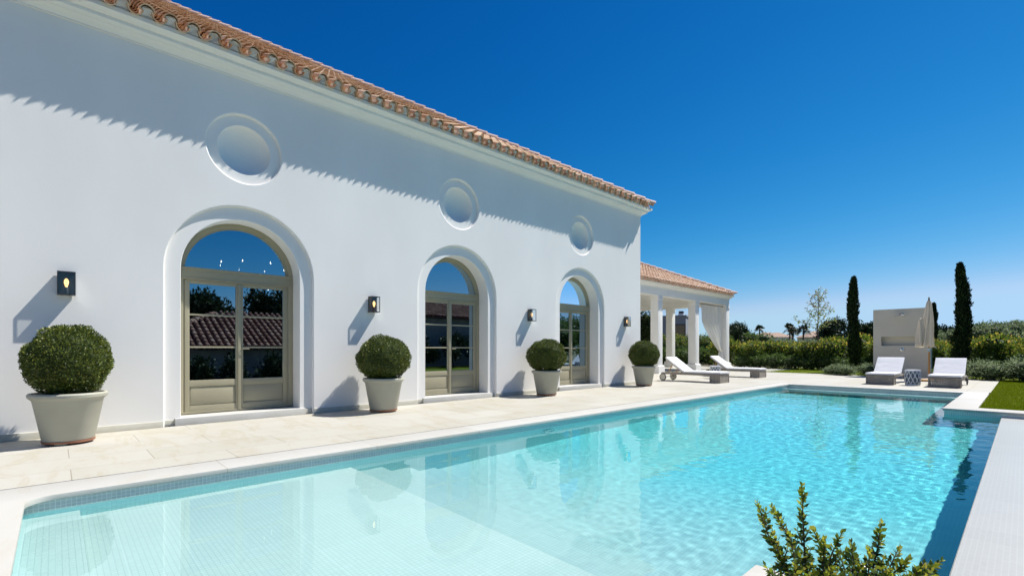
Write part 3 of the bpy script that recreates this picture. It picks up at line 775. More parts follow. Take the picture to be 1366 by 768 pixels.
# ------------------------------------------------------------------ foliage tools
def leaf_mesh(name, P, Dr, size, wr, mats, parent=None, mi=None, fold=.25, core=None):
    """P points, Dr leaf directions, size lengths: every leaf a folded 4-corner blade"""
    n = len(P); P = np.asarray(P, float); Dr = np.asarray(Dr, float); Dr /= np.linalg.norm(Dr, axis=1)[:, None]+1e-9
    rn = RNG.normal(size=(n, 3)); sd = np.cross(Dr, rn); sd /= np.linalg.norm(sd, axis=1)[:, None]+1e-9
    up = np.cross(sd, Dr); size = np.asarray(size)[:, None]*np.ones((n, 1))
    V = np.empty((n, 4, 3)); V[:, 0] = P; V[:, 1] = P+Dr*size*.5+sd*size*wr*.5+up*size*fold*wr; V[:, 2] = P+Dr*size; V[:, 3] = P+Dr*size*.5-sd*size*wr*.5+up*size*fold*wr
    vs = V.reshape(-1, 3); base = 0
    idx = np.arange(n*4).reshape(n, 4)
    me = bpy.data.meshes.new(name)
    extra_v = np.zeros((0, 3)); extra_f = []
    if core is not None: extra_v, extra_f = core
    nv = len(vs)+len(extra_v)
    me.vertices.add(nv); me.vertices.foreach_set('co', np.concatenate([vs, extra_v]).ravel() if len(extra_v) else vs.ravel())
    loops = list(idx.ravel()); starts = list(range(0, n*4, 4)); tot = [4]*n
    off = n*4
    for f in extra_f:
        starts.append(len(loops)); tot.append(len(f)); loops += [off+i for i in f]
    me.loops.add(len(loops)); me.loops.foreach_set('vertex_index', loops)
    me.polygons.add(len(starts)); me.polygons.foreach_set('loop_start', starts); me.polygons.foreach_set('loop_total', tot)
    if not isinstance(mats, (list, tuple)): mats = [mats]
    for m in mats: me.materials.append(m)
    if mi is not None or extra_f:
        a = list(mi) if mi is not None else [0]*n
        me.polygons.foreach_set('material_index', a+[len(mats)-1]*len(extra_f))
    me.update(); me.validate()
    o = bpy.data.objects.new(name, me); C.objects.link(o)
    if parent: o.parent = parent
    return o
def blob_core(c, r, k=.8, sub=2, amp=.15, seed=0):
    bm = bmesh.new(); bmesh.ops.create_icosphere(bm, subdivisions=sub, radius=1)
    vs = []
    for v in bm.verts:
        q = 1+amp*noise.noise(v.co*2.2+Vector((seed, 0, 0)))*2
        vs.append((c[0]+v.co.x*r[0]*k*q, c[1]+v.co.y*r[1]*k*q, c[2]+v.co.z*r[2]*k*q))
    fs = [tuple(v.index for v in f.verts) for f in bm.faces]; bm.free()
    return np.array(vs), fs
def blobs_points(blobs, n, seed=0, rough=.25, depth=.35, outw=.7):
    """leaf positions in the outer shell of a few ellipsoids, with clumps and gaps"""
    rg = np.random.default_rng(seed)
    vol = np.array([b[3]*b[4]+b[4]*b[5]+b[3]*b[5] for b in blobs]); cnt = (n*vol/vol.sum()).astype(int)
    P = []; D = []
    for (cx_, cy_, cz_, rx, ry, rz), m_ in zip(blobs, cnt):
        d = rg.normal(size=(m_, 3)); d /= np.linalg.norm(d, axis=1)[:, None]
        q = np.array([noise.noise((a*2.6+seed, b*2.6, c2*2.6+cx_)) for a, b, c2 in d])
        q2 = np.array([noise.noise((a*7+seed, b*7, c2*7+cx_)) for a, b, c2 in d])
        r_ = (1+rough*q*1.6+rough*q2*.7)*(1-depth*rg.random(m_)**1.6)
        pt = d*r_[:, None]*np.array([rx, ry, rz])+np.array([cx_, cy_, cz_])
        P.append(pt); D.append(d*outw+rg.normal(size=(m_, 3))*.55+np.array([0, 0, .25]))
    return np.concatenate(P), np.concatenate(D)
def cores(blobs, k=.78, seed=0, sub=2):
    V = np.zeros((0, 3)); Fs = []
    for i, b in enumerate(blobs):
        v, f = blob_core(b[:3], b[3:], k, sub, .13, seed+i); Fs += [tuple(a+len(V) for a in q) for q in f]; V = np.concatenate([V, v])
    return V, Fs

# ------------------------------------------------------------------ clipped box balls in pots
PL = ['round clipped box shrub in a greige pot, nearest the camera at the left picture edge', 'round clipped box shrub in a greige pot between the nearest and the middle arched door',
      'round clipped box shrub in a greige pot between the middle and the farthest arched door', 'round clipped box shrub in a greige pot at the far house corner']
PP = [(-7.68, .115), (-7.74, 4.2), (-7.74, 8.43), (-7.76, 12.72)]
def box_ball(loc, lab, seed, wide, zc, rz_):
    r = thing('potted_shrub', lab, 'potted plant', (*loc, 0), seed*1.3, 'box balls in pots along the house wall')
    if seed == 1:
        pm = MB().lathe([(.0, .045), (.225, .045), (.235, .06), (.315, .51), (.335, .53), (.352, .545), (.357, .575), (.345, .592), (.322, .592), (.312, .575), (.29, .535), (0, .53)], 56)
        p_ = part('pot', pm, M['pot'], r, world=False, smooth=True, autos=35)
        part('soil', MB().lathe([(.30, .536), (.15, .545), (0, .55)], 24), M['soil'], r, world=False, smooth=True)
        for k in range(3):
            a = 2*PI*k/3+.4; part('pot_foot', MB().box((-.035, -.05, 0), (.035, .05, .045), T=Matrix.Translation((.17*math.cos(a), .17*math.sin(a), 0)) @ Matrix.Rotation(a, 4, 'Z')), M['pot'], r, world=False, bevel=.006)
        part('saucer', MB().lathe([(.0, .02), (.2, .02), (.235, .024), (.24, .045), (.225, .044), (0, .03)], 40), M['terracotta'], r, world=False, smooth=True)
        part('trunk', MB().tube([(0, 0, .53), (.01, 0, .66), (-.01, .01, .9)], [.03, .026, .018]), M['bark'], r, world=False, smooth=True)
    else:
        for ch in BALL0.children:
            if ch.name.split('.')[0] != 'foliage':
                c_ = ch.copy(); C.objects.link(c_); c_.parent = r
    b = [(0, 0, zc, wide, wide, rz_)]
    P, D = blobs_points(b, 26000, seed, rough=.07, depth=.15, outw=.8)
    z = P[:, 2]; keep = z > .56
    P, D = P[keep], D[keep]
    s_ = RNG.uniform(.013, .028, len(P))
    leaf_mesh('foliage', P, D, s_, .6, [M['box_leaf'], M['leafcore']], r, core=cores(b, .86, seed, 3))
    return r
BALL0 = box_ball(PP[0], PL[0], 1, .39, .955, .41)
box_ball(PP[1], PL[1], 2, .45, .93, .385); box_ball(PP[2], PL[2], 3, .455, .925, .385); box_ball(PP[3], PL[3], 4, .44, .93, .40)

# ------------------------------------------------------------------ loungers
def lounger():
    r = thing('sun_lounger', 'x', 'sun lounger', (0, 0, 0), 0, 'white sun loungers round the pool')
    W = .35
    fm = MB()
    for sx in (-1, 1): fm.box((sx*W, .0, .225), (sx*(W-.045), 2.05, .285))
    fm.box((-W+.045, .0, .225), (W-.045, .045, .285)); fm.box((-W+.045, 1.28, .225), (W-.045, 1.33, .28)); fm.box((-W+.045, 2.0, .225), (W-.045, 2.05, .285))
    for k in range(9): fm.box((-W+.045, .12+k*.125, .262), (W-.045, .20+k*.125, .28))
    part('frame', fm, M['teak'], r, world=False, bevel=.004)
    fb = MB()
    for sx in (-1, 1):
        for yy in (.0, .30): fb.box((sx*(W-.001), yy, 0), (sx*(W-.045), yy+.045, .225))
    fb.box((-W+.045, .004, 0), (W-.045, .04, .03)); 
    f_ = part('foot_box', fb, M['teak'], r, world=False, bevel=.003)
    sb_ = MB()
    for k in range(17): x = -W+.065+k*(2*W-.13)/16; sb_.box((x-.011, .008, .03), (x+.011, .030, .225))
    for k in range(17): x = -W+.065+k*(2*W-.13)/16; sb_.box((x-.011, .315, .005), (x+.011, .335, .225))
    for sx in (-1, 1):
        for k in range(6): y = .07+k*.044; sb_.box((sx*(W-.012), y-.014, .005), (sx*(W-.030), y+.014, .225))
    for zz in (.07, .12, .17): sb_.box((-W+.045, .014, zz-.006), (W-.045, .024, zz+.006))
    part('woven_sides', sb_, M['rope'], f_, world=False)
    # back section, raised
    an = math.radians(36); y0, z0, L = 1.24, .285, .80
    T = Matrix.Translation((0, y0, z0)) @ Matrix.Rotation(an, 4, 'X')
    bk = MB()
    for sx in (-1, 1): bk.box((sx*(W-.05), 0, -.03), (sx*(W-.09), L, .0), T=T)
    for k in range(6): bk.box((-W+.09, .05+k*.13, -.02), (W-.09, .12+k*.13, -.004), T=T)
    part('backrest_frame', bk, M['teak'], r, world=False, bevel=.003)
    for sx in (-1, 1):
        yt = y0+math.cos(an)*.52; ztp = z0+math.sin(an)*.52
        part('support_strut', MB().tube([(sx*(W-.07), yt, ztp-.02), (sx*(W-.07), yt+.16, .255)], .014, 8), M['orange_wood'], r, world=False)
    def cushion(x0, x1, ya, yb, za, zb, T=None):
        mb = MB(); nx_, ny_ = 12, 18
        for top in (0, 1):
            for j in range(ny_+1):
                for i in range(nx_+1):
                    u, v = i/nx_, j/ny_; ex = min(u, 1-u)*nx_; ey = min(v, 1-v)*ny_
                    q = min(1, ex/1.2)**.5*min(1, ey/1.2)**.5
                    wv = .006*noise.noise((u*4, v*6, top*3+za))
                    z = (za+zb)/2+(1 if top else -1)*((zb-za)/2*(.62+.38*q))+(wv if top else 0)
                    p_ = Vector((x0+(x1-x0)*u, ya+(yb-ya)*v, z)); mb.v.append(tuple(T @ p_) if T else tuple(p_))
        n0 = (nx_+1)*(ny_+1)
        for j in range(ny_):
            for i in range(nx_):
                a = j*(nx_+1)+i; mb.f.append((a, a+nx_+1, a+nx_+2, a+1)); mb.f.append((n0+a, n0+a+1, n0+a+nx_+2, n0+a+nx_+1)); mb.mi += [0, 0]
        lp = [i for i in range(nx_+1)]+[j*(nx_+1)+nx_ for j in range(1, ny_+1)]+[ny_*(nx_+1)+i for i in range(nx_-1, -1, -1)]+[j*(nx_+1) for j in range(ny_-1, 0, -1)]
        for k in range(len(lp)): a, b = lp[k], lp[(k+1) % len(lp)]; mb.f.append((a, b, n0+b, n0+a)); mb.mi.append(0)
        return mb
    part('seat_cushion', cushion(-W-.005, W+.005, -.015, 1.25, .29, .365), M['cushion'], r, world=False, smooth=True, autos=70)
    part('back_cushion', cushion(-W-.005, W+.005, .0, L+.02, .002, .077, T), M['cushion'], r, world=False, smooth=True, autos=70)
    for sx in (-1, 1):
        Tw = Matrix.Translation((sx*(W+.012), 1.98, .125)) @ Matrix.Rotation(PI/2*sx, 4, 'Y')
        wo = part('wheel', MB().lathe([(0, .012), (.02, .014), (.022, .006), (.10, .004), (.104, .018), (.104, -.02), (0, -.02)], 30, T=Tw), M['wheel'], r, world=False, smooth=True)
        part('tyre', MB().lathe([(.104, -.02), (.122, -.016), (.125, 0), (.122, .014), (.104, .018), (.1035, 0)], 30, T=Tw), M['rubber'], wo, world=False, smooth=True)
        part('axle_bracket', MB().box((sx*(W-.0), 1.95, .11), (sx*(W-.04), 2.01, .226)), M['teak'], r, world=False, bevel=.003)
    part('axle', MB().tube([(-W, 1.98, .125), (W, 1.98, .125)], .011, 8), M['chrome'], r, world=False)
    return r
lo = lounger()
lo.location = (-6.62, 15.68, 0); lo.rotation_euler = (0, 0, PI/2); lo['label'] = 'white cushioned sun lounger by the house corner, nearer of the two beside the pavilion'
dup(lo, (-6.83, 19.6, 0), PI/2, 'white cushioned sun lounger farther along the pavilion, behind the first one')
dup(lo, (-3.05, 18.42, 0), 0, 'white cushioned sun lounger in front of the shower wall, left of the lattice stool')
dup(lo, (-1.55, 18.26, 0), 0, 'white cushioned sun lounger nearest the lawn, right of the lattice stool')

def stool():
    r = thing('garden_stool', 'white lattice ceramic garden stool between the two loungers by the shower wall', 'stool', (-2.3, 18.75, 0), 0, 'lattice stools between the loungers')
    part('core', MB().lathe([(0, .02), (.150, .02), (.165, .12), (.165, .34), (.150, .44), (0, .44)], 32), M['ceramic_dark'], r, world=False, smooth=True)
    lt = MB()
    def rad(z): return .166+.020*math.sin(PI*min(1, max(0, z/.46)))
    lt.lathe([(.150, 0), (.178, 0), (.182, .02), (.180, .045), (.165, .05), (.160, .03)], 36)
    lt.lathe([(.160, .43), (.180, .425), (.186, .45), (.180, .468), (.12, .474), (0, .474), ], 36)
    n = 11
    for k in range(n):
        for sg in (-1, 1):
            pts = []
            for q in range(15):
                z = .04+.39*q/14; a = 2*PI*k/n+sg*2*PI/n*1.5*q/14
                pts.append((rad(z)*math.cos(a), rad(z)*math.sin(a), z))
            lt.tube(pts, .0115, 6)
    part('lattice', lt, M['ceramic'], r, world=False, smooth=True, autos=60)
    return r
st = stool()
dup(st, (-7.85, 17.75, 0), .3, 'white lattice ceramic garden stool between the two loungers beside the pavilion')

# ------------------------------------------------------------------ shower wall
sw = thing('shower_wall', 'free-standing greige outdoor shower wall with a long niche behind the loungers', 'shower', (-3.3, 24.0, 0))
X0, X1, Y0, YT, ZT = -4.18, -2.42, 24.0, 24.42, 2.66
wm = MB(); n0, n1, z0, z1 = -3.92, X1, 1.22, 1.57
wm.box((X0, Y0, 0), (X1, YT, z0)); wm.box((X0, Y0, z1), (X1, YT, ZT)); wm.box((X0, Y0, z0), (n0, YT, z1)); wm.box((n0, Y0+.22, z0), (X1, YT, z1))
part('wall', wm, M['microcement'], sw, weld=False)
hd = MB(); hx = -3.30
hd.lathe([(0, 0), (.035, 0), (.035, .012), (0, .012)], 18, T=Matrix.Translation((hx+.08, Y0, 2.45)) @ Matrix.Rotation(PI/2, 4, 'X'))
hd.tube([(hx+.08, Y0, 2.45), (hx+.06, Y0-.10, 2.455), (hx, Y0-.22, 2.45), (hx, Y0-.25, 2.40)], .014)
hd.lathe([(0, 2.375), (.16, 2.375), (.165, 2.383), (.15, 2.392), (.02, 2.40), (0, 2.40)], 28, (hx, Y0-.25, 0))
part('shower_head', hd, M['chrome'], sw, smooth=True, autos=40)
vm = MB().lathe([(.065, 0), (.068, .012), (.03, .016), (.028, .06), (.02, .066), (0, .066)], 24, T=Matrix.Translation((-3.27, Y0, 1.07)) @ Matrix.Rotation(PI/2, 4, 'X'))
vm.tube([(-3.27, Y0-.055, 1.07), (-3.36, Y0-.06, 1.075)], .009)
part('valve', vm, M['chrome'], sw, smooth=True)

# ------------------------------------------------------------------ folded parasol
ps = thing('parasol', 'closed cream parasol on an orange wooden pole beside the shower wall', 'parasol', (-2.22, 21.6, 0))
part('pole', MB().tube([(0, 0, .05), (0, 0, 2.78)], .026, 14), M['orange_wood'], ps, world=False, smooth=True)
part('base', MB().box((-.36, -.36, 0), (.36, .36, .05)), M['orange_wood'], ps, world=False, bevel=.008)
cm = MB(); prof = [(.03, 2.74), (.06, 2.68), (.085, 2.5), (.115, 2.25), (.14, 2.0), (.15, 1.85), (.165, 1.6), (.19, 1.35), (.205, 1.2), (.195, 1.16)]
vs = []; n = 48
for k, (r_, z) in enumerate(prof):
    q = (2.74-z)/1.58
    for i in range(n):
        a = 2*PI*i/n; fo = 1+(.30*math.sin(a*8+q*1.3)+.10*math.sin(a*3+2+q*2))*(.25+.75*q)
        sh = Vector((-.10*q**1.4, -.05*q, 0))
        vs.append((r_*fo*math.cos(a)+sh.x, r_*fo*math.sin(a)+sh.y, z+(.02*math.sin(a*5) if k == len(prof)-1 else 0)))
fs = [(k*n+i, k*n+(i+1) % n, (k+1)*n+(i+1) % n, (k+1)*n+i) for k in range(len(prof)-1) for i in range(n)]
cm.add(vs, fs); cp_ = part('canopy', cm, M['canvas'], ps, world=False, smooth=True, autos=80)
# a loose fold hanging at the left of the canopy
fl = MB(); prof = [(.02, 2.15), (.06, 2.05), (.09, 1.85), (.115, 1.6), (.13, 1.35), (.125, 1.21)]
fl.lathe(prof, 32, (-.20, -.10, 0), f=lambda a, z: 1+.22*math.sin(a*5+z*2))
part('loose_fold', fl, M['canvas'], cp_, world=False, smooth=True, autos=80)
part('finial', MB().lathe([(.012, 2.74), (.03, 2.77), (.02, 2.80), (.028, 2.83), (0, 2.87)], 16), M['teak'], ps, world=False, smooth=True)
part('winch', MB().box((-.03, -.07, 1.0), (.03, -.02, 1.12)).tube([(0, -.07, 1.06), (.0, -.12, 1.06), (.0, -.12, .99)], .008), M['chrome'], ps, world=False)

# ------------------------------------------------------------------ pavilion
pv = thing('pavilion', 'white open pavilion with square columns and a pale clay tile hip roof beyond the house', 'pavilion', (-15.5, 21.3, 0))
SX = [-11.15, -14.35, -17.55, -20.2]; SYs = [15.9, 19.45, 23.0, 26.6]; cw = .38
def column(x, y, first=[None]):
    m_ = MB(); cx_, cy_ = x-cw/2, y+cw/2; h_ = cw/2
    m_.box((cx_-h_, cy_-h_, .36), (cx_+h_, cy_+h_, 3.30))
    m_.box((cx_-h_-.03, cy_-h_-.03, 3.30), (cx_+h_+.03, cy_+h_+.03, 3.36)); m_.box((cx_-h_-.012, cy_-h_-.012, 3.36), (cx_+h_+.012, cy_+h_+.012, 3.47))
    c_ = part('column', m_, M['trim'], pv, bevel=.006)
    part('column_base', MB().box((cx_-h_-.075, cy_-h_-.075, 0), (cx_+h_+.075, cy_+h_+.075, .32)).add(
        [(cx_+sx*(h_+a), cy_+sy*(h_+a), z) for a, z in ((.06, .32), (.003, .36)) for sx, sy in ((-1,-1),(1,-1),(1,1),(-1,1))],
        [(0,1,5,4),(1,2,6,5),(2,3,7,6),(3,0,4,7)]), M['trim'], c_, bevel=0)
for y in SYs: column(SX[0], y)
for x in SX[1:]: column(x, SYs[3])
for y in SYs[:3]: column(SX[3], y)
bmz0, bmz1 = 3.47, 3.80; ex0, ex1, ey0, ey1 = SX[3]-cw, SX[0], SYs[0], SYs[3]+cw
bm_ = MB(); bm_.box((ex1-cw, ey0, bmz0), (ex1, ey1, bmz1)); bm_.box((ex0, ey1-cw, bmz0), (ex1-cw, ey1, bmz1)); bm_.box((ex0, ey0, bmz0), (ex0+cw, ey1-cw, bmz1)); bm_.box((ex0+cw, ey0, bmz0), (ex1-cw, ey0+cw, bmz1))
part('beam', bm_, M['trim'], pv, bevel=.005)
cc = MB(); pc = [(0, 3.80), (.03, 3.80), (.03, 3.83), (.07, 3.86), (.12, 3.90), (.13, 3.94), (.20, 3.95), (.215, 3.955), (.215, 3.995), (0, 4.0)]
sweep_cornice(cc, pc, [(ex1, ey0, 1, 0), (ex1, ey1, 1, 1), (ex0, ey1, 0, 1)]); part('cornice', cc, M['trim'], pv, smooth=True, autos=30)
for k in range(9):
    y = ey0+.9+k*1.22
    part('rafter', MB().box((ex0+cw, y, 3.62), (ex1-cw, y+.10, 3.79)), M['trim'], pv)
part('ceiling', MB().box((ex0+.02, ey0+.02, 3.805), (ex1-.02, ey1-.02, 3.83)), M['trim'], pv)
hip_roof(pv, ex0-.3, ex1+.27, ey0-.3, ey1+.27, 3.945, math.radians(24.3), ('E', 'N'), M['tile_pale'])
def curtain():
    r = thing('curtain', 'white curtain gathered to the last pavilion column by a tie', 'curtain', (-11.33, 26.45, 0))
    mb = MB(); nz, nn = 26, 70
    yl_top, yr = 23.95, 26.35; zt_, ztie = 3.36, .98
    for k in range(nz+1):
        z = zt_+(ztie-zt_)*k/nz; q = k/nz
        e = 0 if q < .32 else ((q-.32)/.68)
        yl = yl_top+(yr-.22-yl_top)*(e**1.25); yrr = yr+.06*q
        for i in range(nn+1):
            u = i/nn; am = .075*(1-.3*q)
            mb.v.append((-11.33+am*math.sin(u*2*PI*7+.8*math.sin(q*3))+.02*math.sin(u*9+q*5), yl+(yrr-yl)*u, z-.10*e*(1-u)*0))
    for k in range(nz):
        for i in range(nn): a = k*(nn+1)+i; mb.f.append((a, a+1, a+nn+2, a+nn+1)); mb.mi.append(0)
    part('cloth', mb, M['sheer'], r, smooth=True, autos=80)
    tl = MB(); prof = [(.07, 1.0), (.10, .85), (.13, .5), (.15, .06)]
    tl.lathe(prof, 30, (-11.33, 26.30, 0), f=lambda a, z: 1+.2*math.sin(a*6+z*3)); part('tail', tl, M['sheer'], r, smooth=True, autos=80)
    part('tie', MB().lathe([(.085, .95), (.10, .97), (.085, .99)], 20, (-11.33, 26.30, 0)), M['canvas'], r, smooth=True)
    part('rod', MB().tube([(-11.33, 23.45, 3.40), (-11.33, 26.58, 3.40)], .02, 8), M['black'], r)
curtain()
def sofa():
    r = thing('outdoor_sofa', 'grey outdoor sofa in the shade of the pavilion behind the last pot', 'sofa', (-14.4, 21.2, 0), 0)
    part('frame', MB().box((-1.2, -.45, .08), (1.2, .45, .24)), M['darkfab'], r, world=False, bevel=.02)
    for s_ in (-1, 1): part('armrest', MB().box((s_*1.2, -.45, .24), (s_*.98, .45, .62)), M['darkfab'], r, world=False, bevel=.03)
    part('backrest', MB().box((-.97, .22, .24), (.97, .45, .82)), M['darkfab'], r, world=False, bevel=.03)
    for s_ in (-1, 0): part('seat_cushion', MB().box((s_*.96+.01, -.44, .24), (s_*.96+.95, .21, .42)), M['roomwall'], r, world=False, bevel=.03)
sofa()

# ------------------------------------------------------------------ planting beyond
ORD = ['first', 'second', 'third', 'fourth', 'fifth', 'sixth', 'seventh', 'eighth', 'ninth', 'tenth', 'eleventh', 'twelfth', 'thirteenth', 'fourteenth', 'fifteenth', 'sixteenth', 'seventeenth', 'eighteenth', 'nineteenth', 'twentieth']
def shrub(name, lab, cat, loc, blobs, n, size, wr, leaf, seed, group=None, young=0, rz=0, stem=True, rough=.3, depth=.4):
    r = thing(name, lab, cat, (*loc, 0) if len(loc) == 2 else loc, rz, group)
    P, D = blobs_points(blobs, n, seed, rough, depth); k = P[:, 2] > .02; P, D = P[k], D[k]
    s_ = RNG.uniform(size*.65, size*1.25, len(P))
    leaf_mesh('foliage', P, D, s_, wr, [M[leaf], M['leafcore']], r, core=cores(blobs, .68, seed, 2))
    if young:
        zz = P[:, 2]; top = np.quantile(zz, .62); ii = np.where(zz > top)[0]; ii = RNG.choice(ii, min(len(ii), young), replace=False)
        D2 = D[ii]+np.array([0, 0, 1.2]); leaf_mesh('young_leaves', P[ii]+D2*size*.25, D2, s_[ii]*1.1, wr, M['yellow_leaf'], r)
    if stem:
        t_ = MB(); zc = blobs[0][2]
        for q in range(4): a = q*1.6+seed; t_.tube([(.03*math.cos(a), .03*math.sin(a), -.02), (.16*math.cos(a), .16*math.sin(a), zc*.6), (.3*math.cos(a), .3*math.sin(a), zc*1.2)], [.022, .015, .008], 5)
        part('stem', t_, M['bark'], r, world=False)
    return r
# 1) row of yellow-tipped hedge shrubs behind the lawn strip (+ beyond the shower wall)
protoA = []
for s_ in range(3):
    bl = [(0, 0, .85, .62, .55, .62), (.25, .1, 1.15, .42, .4, .36), (-.28, -.05, 1.05, .4, .4, .42), (0, .1, .4, .6, .5, .4)]
    protoA.append(shrub('hedge_shrub', 'x', 'shrub', (0, 0), bl, 2600, .10, .5, 'hedge_leaf', 20+s_, 'yellow-tipped shrubs of the far hedge', young=230))
n_ = 0
spots = [(-12.9+k*1.0, 30.2+.35*math.sin(k*2.1)) for k in range(9)] + [(-3.9+k*1.0, 29.6+.5*math.sin(k*1.7)) for k in range(4)]
for k, (x, y) in enumerate(spots):
    lab = ('yellow-tipped hedge shrub left of the first cypress, %s from the pavilion' % ORD[k]) if k < 9 else ('yellow-tipped hedge shrub behind the shower wall and lawn, %s from the left' % ORD[k-9])
    sc = random.uniform(.92, 1.12)
    if k < 3: o = protoA[k]; o.location = (x, y, 0); o['label'] = lab; o.rotation_euler = (0, 0, k*2.); o.scale = (sc,)*3
    else: dup(protoA[k % 3], (x, y+random.uniform(-.35, .35), 0), random.uniform(0, 6), lab, (sc*1.05, sc*1.05, sc*random.uniform(.78, 1.12)))
# 2) low dark clipped shrubs in front of it
protoB = shrub('low_shrub', 'x', 'shrub', (0, 0), [(0, 0, .34, .52, .40, .36), (.3, 0, .42, .3, .3, .28)], 1500, .085, .5, 'tree_leaf', 31, 'low green shrubs at the foot of the hedge')
spots = [(-11.3+k*.82, 29.3+.1*math.sin(k*3)) for k in range(8)]
for k, (x, y) in enumerate(spots):
    lab = 'low dark green shrub at the edge of the lawn strip, %s from the pavilion' % ORD[k]
    if k == 0: protoB.location = (x, y, 0); protoB['label'] = lab
    else: dup(protoB, (x, y, 0), random.uniform(0, 6), lab, (1.05, 1, random.uniform(.9, 1.2)))
# pavilion background shrubs
protoC = shrub('garden_shrub', 'x', 'shrub', (0, 0), [(0, 0, 1.1, 1.0, .9, 1.0), (.5, .2, 1.7, .7, .6, .6), (-.5, 0, 1.5, .6, .6, .6)], 3600, .13, .5, 'tree_leaf', 41, 'garden shrubs seen between the pavilion columns', young=160)
pc_ = [(869, 41, .8), (892, 38, .95), (905, 36, .85), (921, 37, .9), (940, 36, .9), (950, 40, .9), (962, 39, .95)]
for k, (px, D, sc) in enumerate(pc_):
    lab = 'leafy green garden shrub seen between the pavilion columns, %s from the left' % ORD[k]
    x, y = onray(px, D)
    if k == 0: protoC.location = (x, y, 0); protoC['label'] = lab
    else: dup(protoC, (x, y, 0), random.uniform(0, 6), lab, sc)
# low hedge line between the columns
for k in range(7):
    x, y = onray(862+k*17, 34.0); dup(protoB, (x, y, 0), random.uniform(0, 6), 'low clipped shrub behind the pavilion floor, %s from the left' % ORD[k], (1.6, 1.4, 1.7), group='low clipped shrubs behind the pavilion')
# 3) grey-green low bushes
protoD = shrub('silver_bush', 'x', 'shrub', (0, 0), [(0, 0, .22, .5, .42, .24), (.35, .1, .25, .35, .3, .22), (-.3, .05, .2, .35, .3, .2)], 2600, .06, .35, 'olive_leaf', 51, 'grey-green bushes edging the terrace')
sp = [(-5.55, 24.3, .8, 'by the foot of the first cypress'), (-5.15, 23.9, 1.0, 'left of the shower wall, middle of three'), (-4.45, 24.5, 1.05, 'touching the left edge of the shower wall'),
      (-1.75, 23.7, 1.2, 'behind the lounger nearest the lawn'), (-.85, 24.2, 1.5, 'at the far corner of the lawn, left part'), (.05, 24.3, 1.7, 'behind the lawn, at the right picture edge'), (1.15, 24.5, 1.8, 'behind the lawn, beyond the right picture edge')]
for k, (x, y, sc, wh) in enumerate(sp):
    lab = 'low grey-green bush '+wh
    if k == 0: protoD.location = (x, y, 0); protoD['label'] = lab; protoD.scale = (sc,)*3
    else: dup(protoD, (x, y, 0), random.uniform(0, 6), lab, sc)
# 4) cypresses
def cypress(lab, x, y, h_, r_, seed):
    r = thing('cypress_tree', lab, 'cypress', (x, y, 0), 0, 'slim cypresses')
    rg = np.random.default_rng(seed); n = 9000
    z = rg.random(n)**.85*h_; a = rg.random(n)*2*PI
    pr = np.clip(np.minimum(1, (z/h_)*5+.35), 0, 1)*np.clip((1-(z/h_)**5), 0, 1)**.5*(1.12-.3*z/h_)
    q = np.array([1+.55*noise.noise((math.cos(b)*1.6+seed, math.sin(b)*1.6, c_*1.9))+.45*noise.noise((math.cos(b)*4, math.sin(b)*4+seed, c_*6)) for b, c_ in zip(a, z)])
    rad = r_*pr*q*(1-.45*rg.random(n)**2)
    sw_ = .05*np.sin(z*1.2+seed)
    P = np.stack([rad*np.cos(a)+sw_, rad*np.sin(a), z+.05], 1); D = np.stack([np.cos(a)*.35, np.sin(a)*.35, np.ones(n)], 1)+rg.normal(size=(n, 3))*.25
    cv = []; cf = []; K = 16; Zs = 26
    for k in range(Zs+1):
        zz = h_*.97*k/Zs; pq = min(1, zz/h_*5+.35)*max(0, 1-(zz/h_)**5)**.5*(1.12-.3*zz/h_)
        for i in range(K):
            aa = 2*PI*i/K; rr_ = r_*.72*pq*(1+.3*noise.noise((math.cos(aa)*1.3+seed, math.sin(aa)*1.3, zz*1.6))); cv.append((rr_*math.cos(aa)+.05*math.sin(zz*1.2+seed), rr_*math.sin(aa), zz+.1))
    for k in range(Zs):
        for i in range(K): cf.append((k*K+i, k*K+(i+1) % K, (k+1)*K+(i+1) % K, (k+1)*K+i))
    leaf_mesh('crown', P, D, rg.uniform(.07, .16, n), .35, M['cyp_leaf'], r, core=(np.array(cv), cf))
    part('trunk', MB().tube([(0, 0, -.02), (0, 0, .5), (.02, 0, h_*.6)], [.06, .05, .02], 8), M['bark'], r, world=False)
x, y = onray(1139, 23); cypress('slim dark cypress left of the shower wall', x, y, 4.4, .185, 1)
x, y = onray(1282, 19.2); cypress('tallest dark cypress right of the parasol', x, y, 4.38, .20, 5)
x, y = onray(1244.5, 33); cypress('thin distant cypress just behind the parasol', x, y, 4.1, .22, 9)

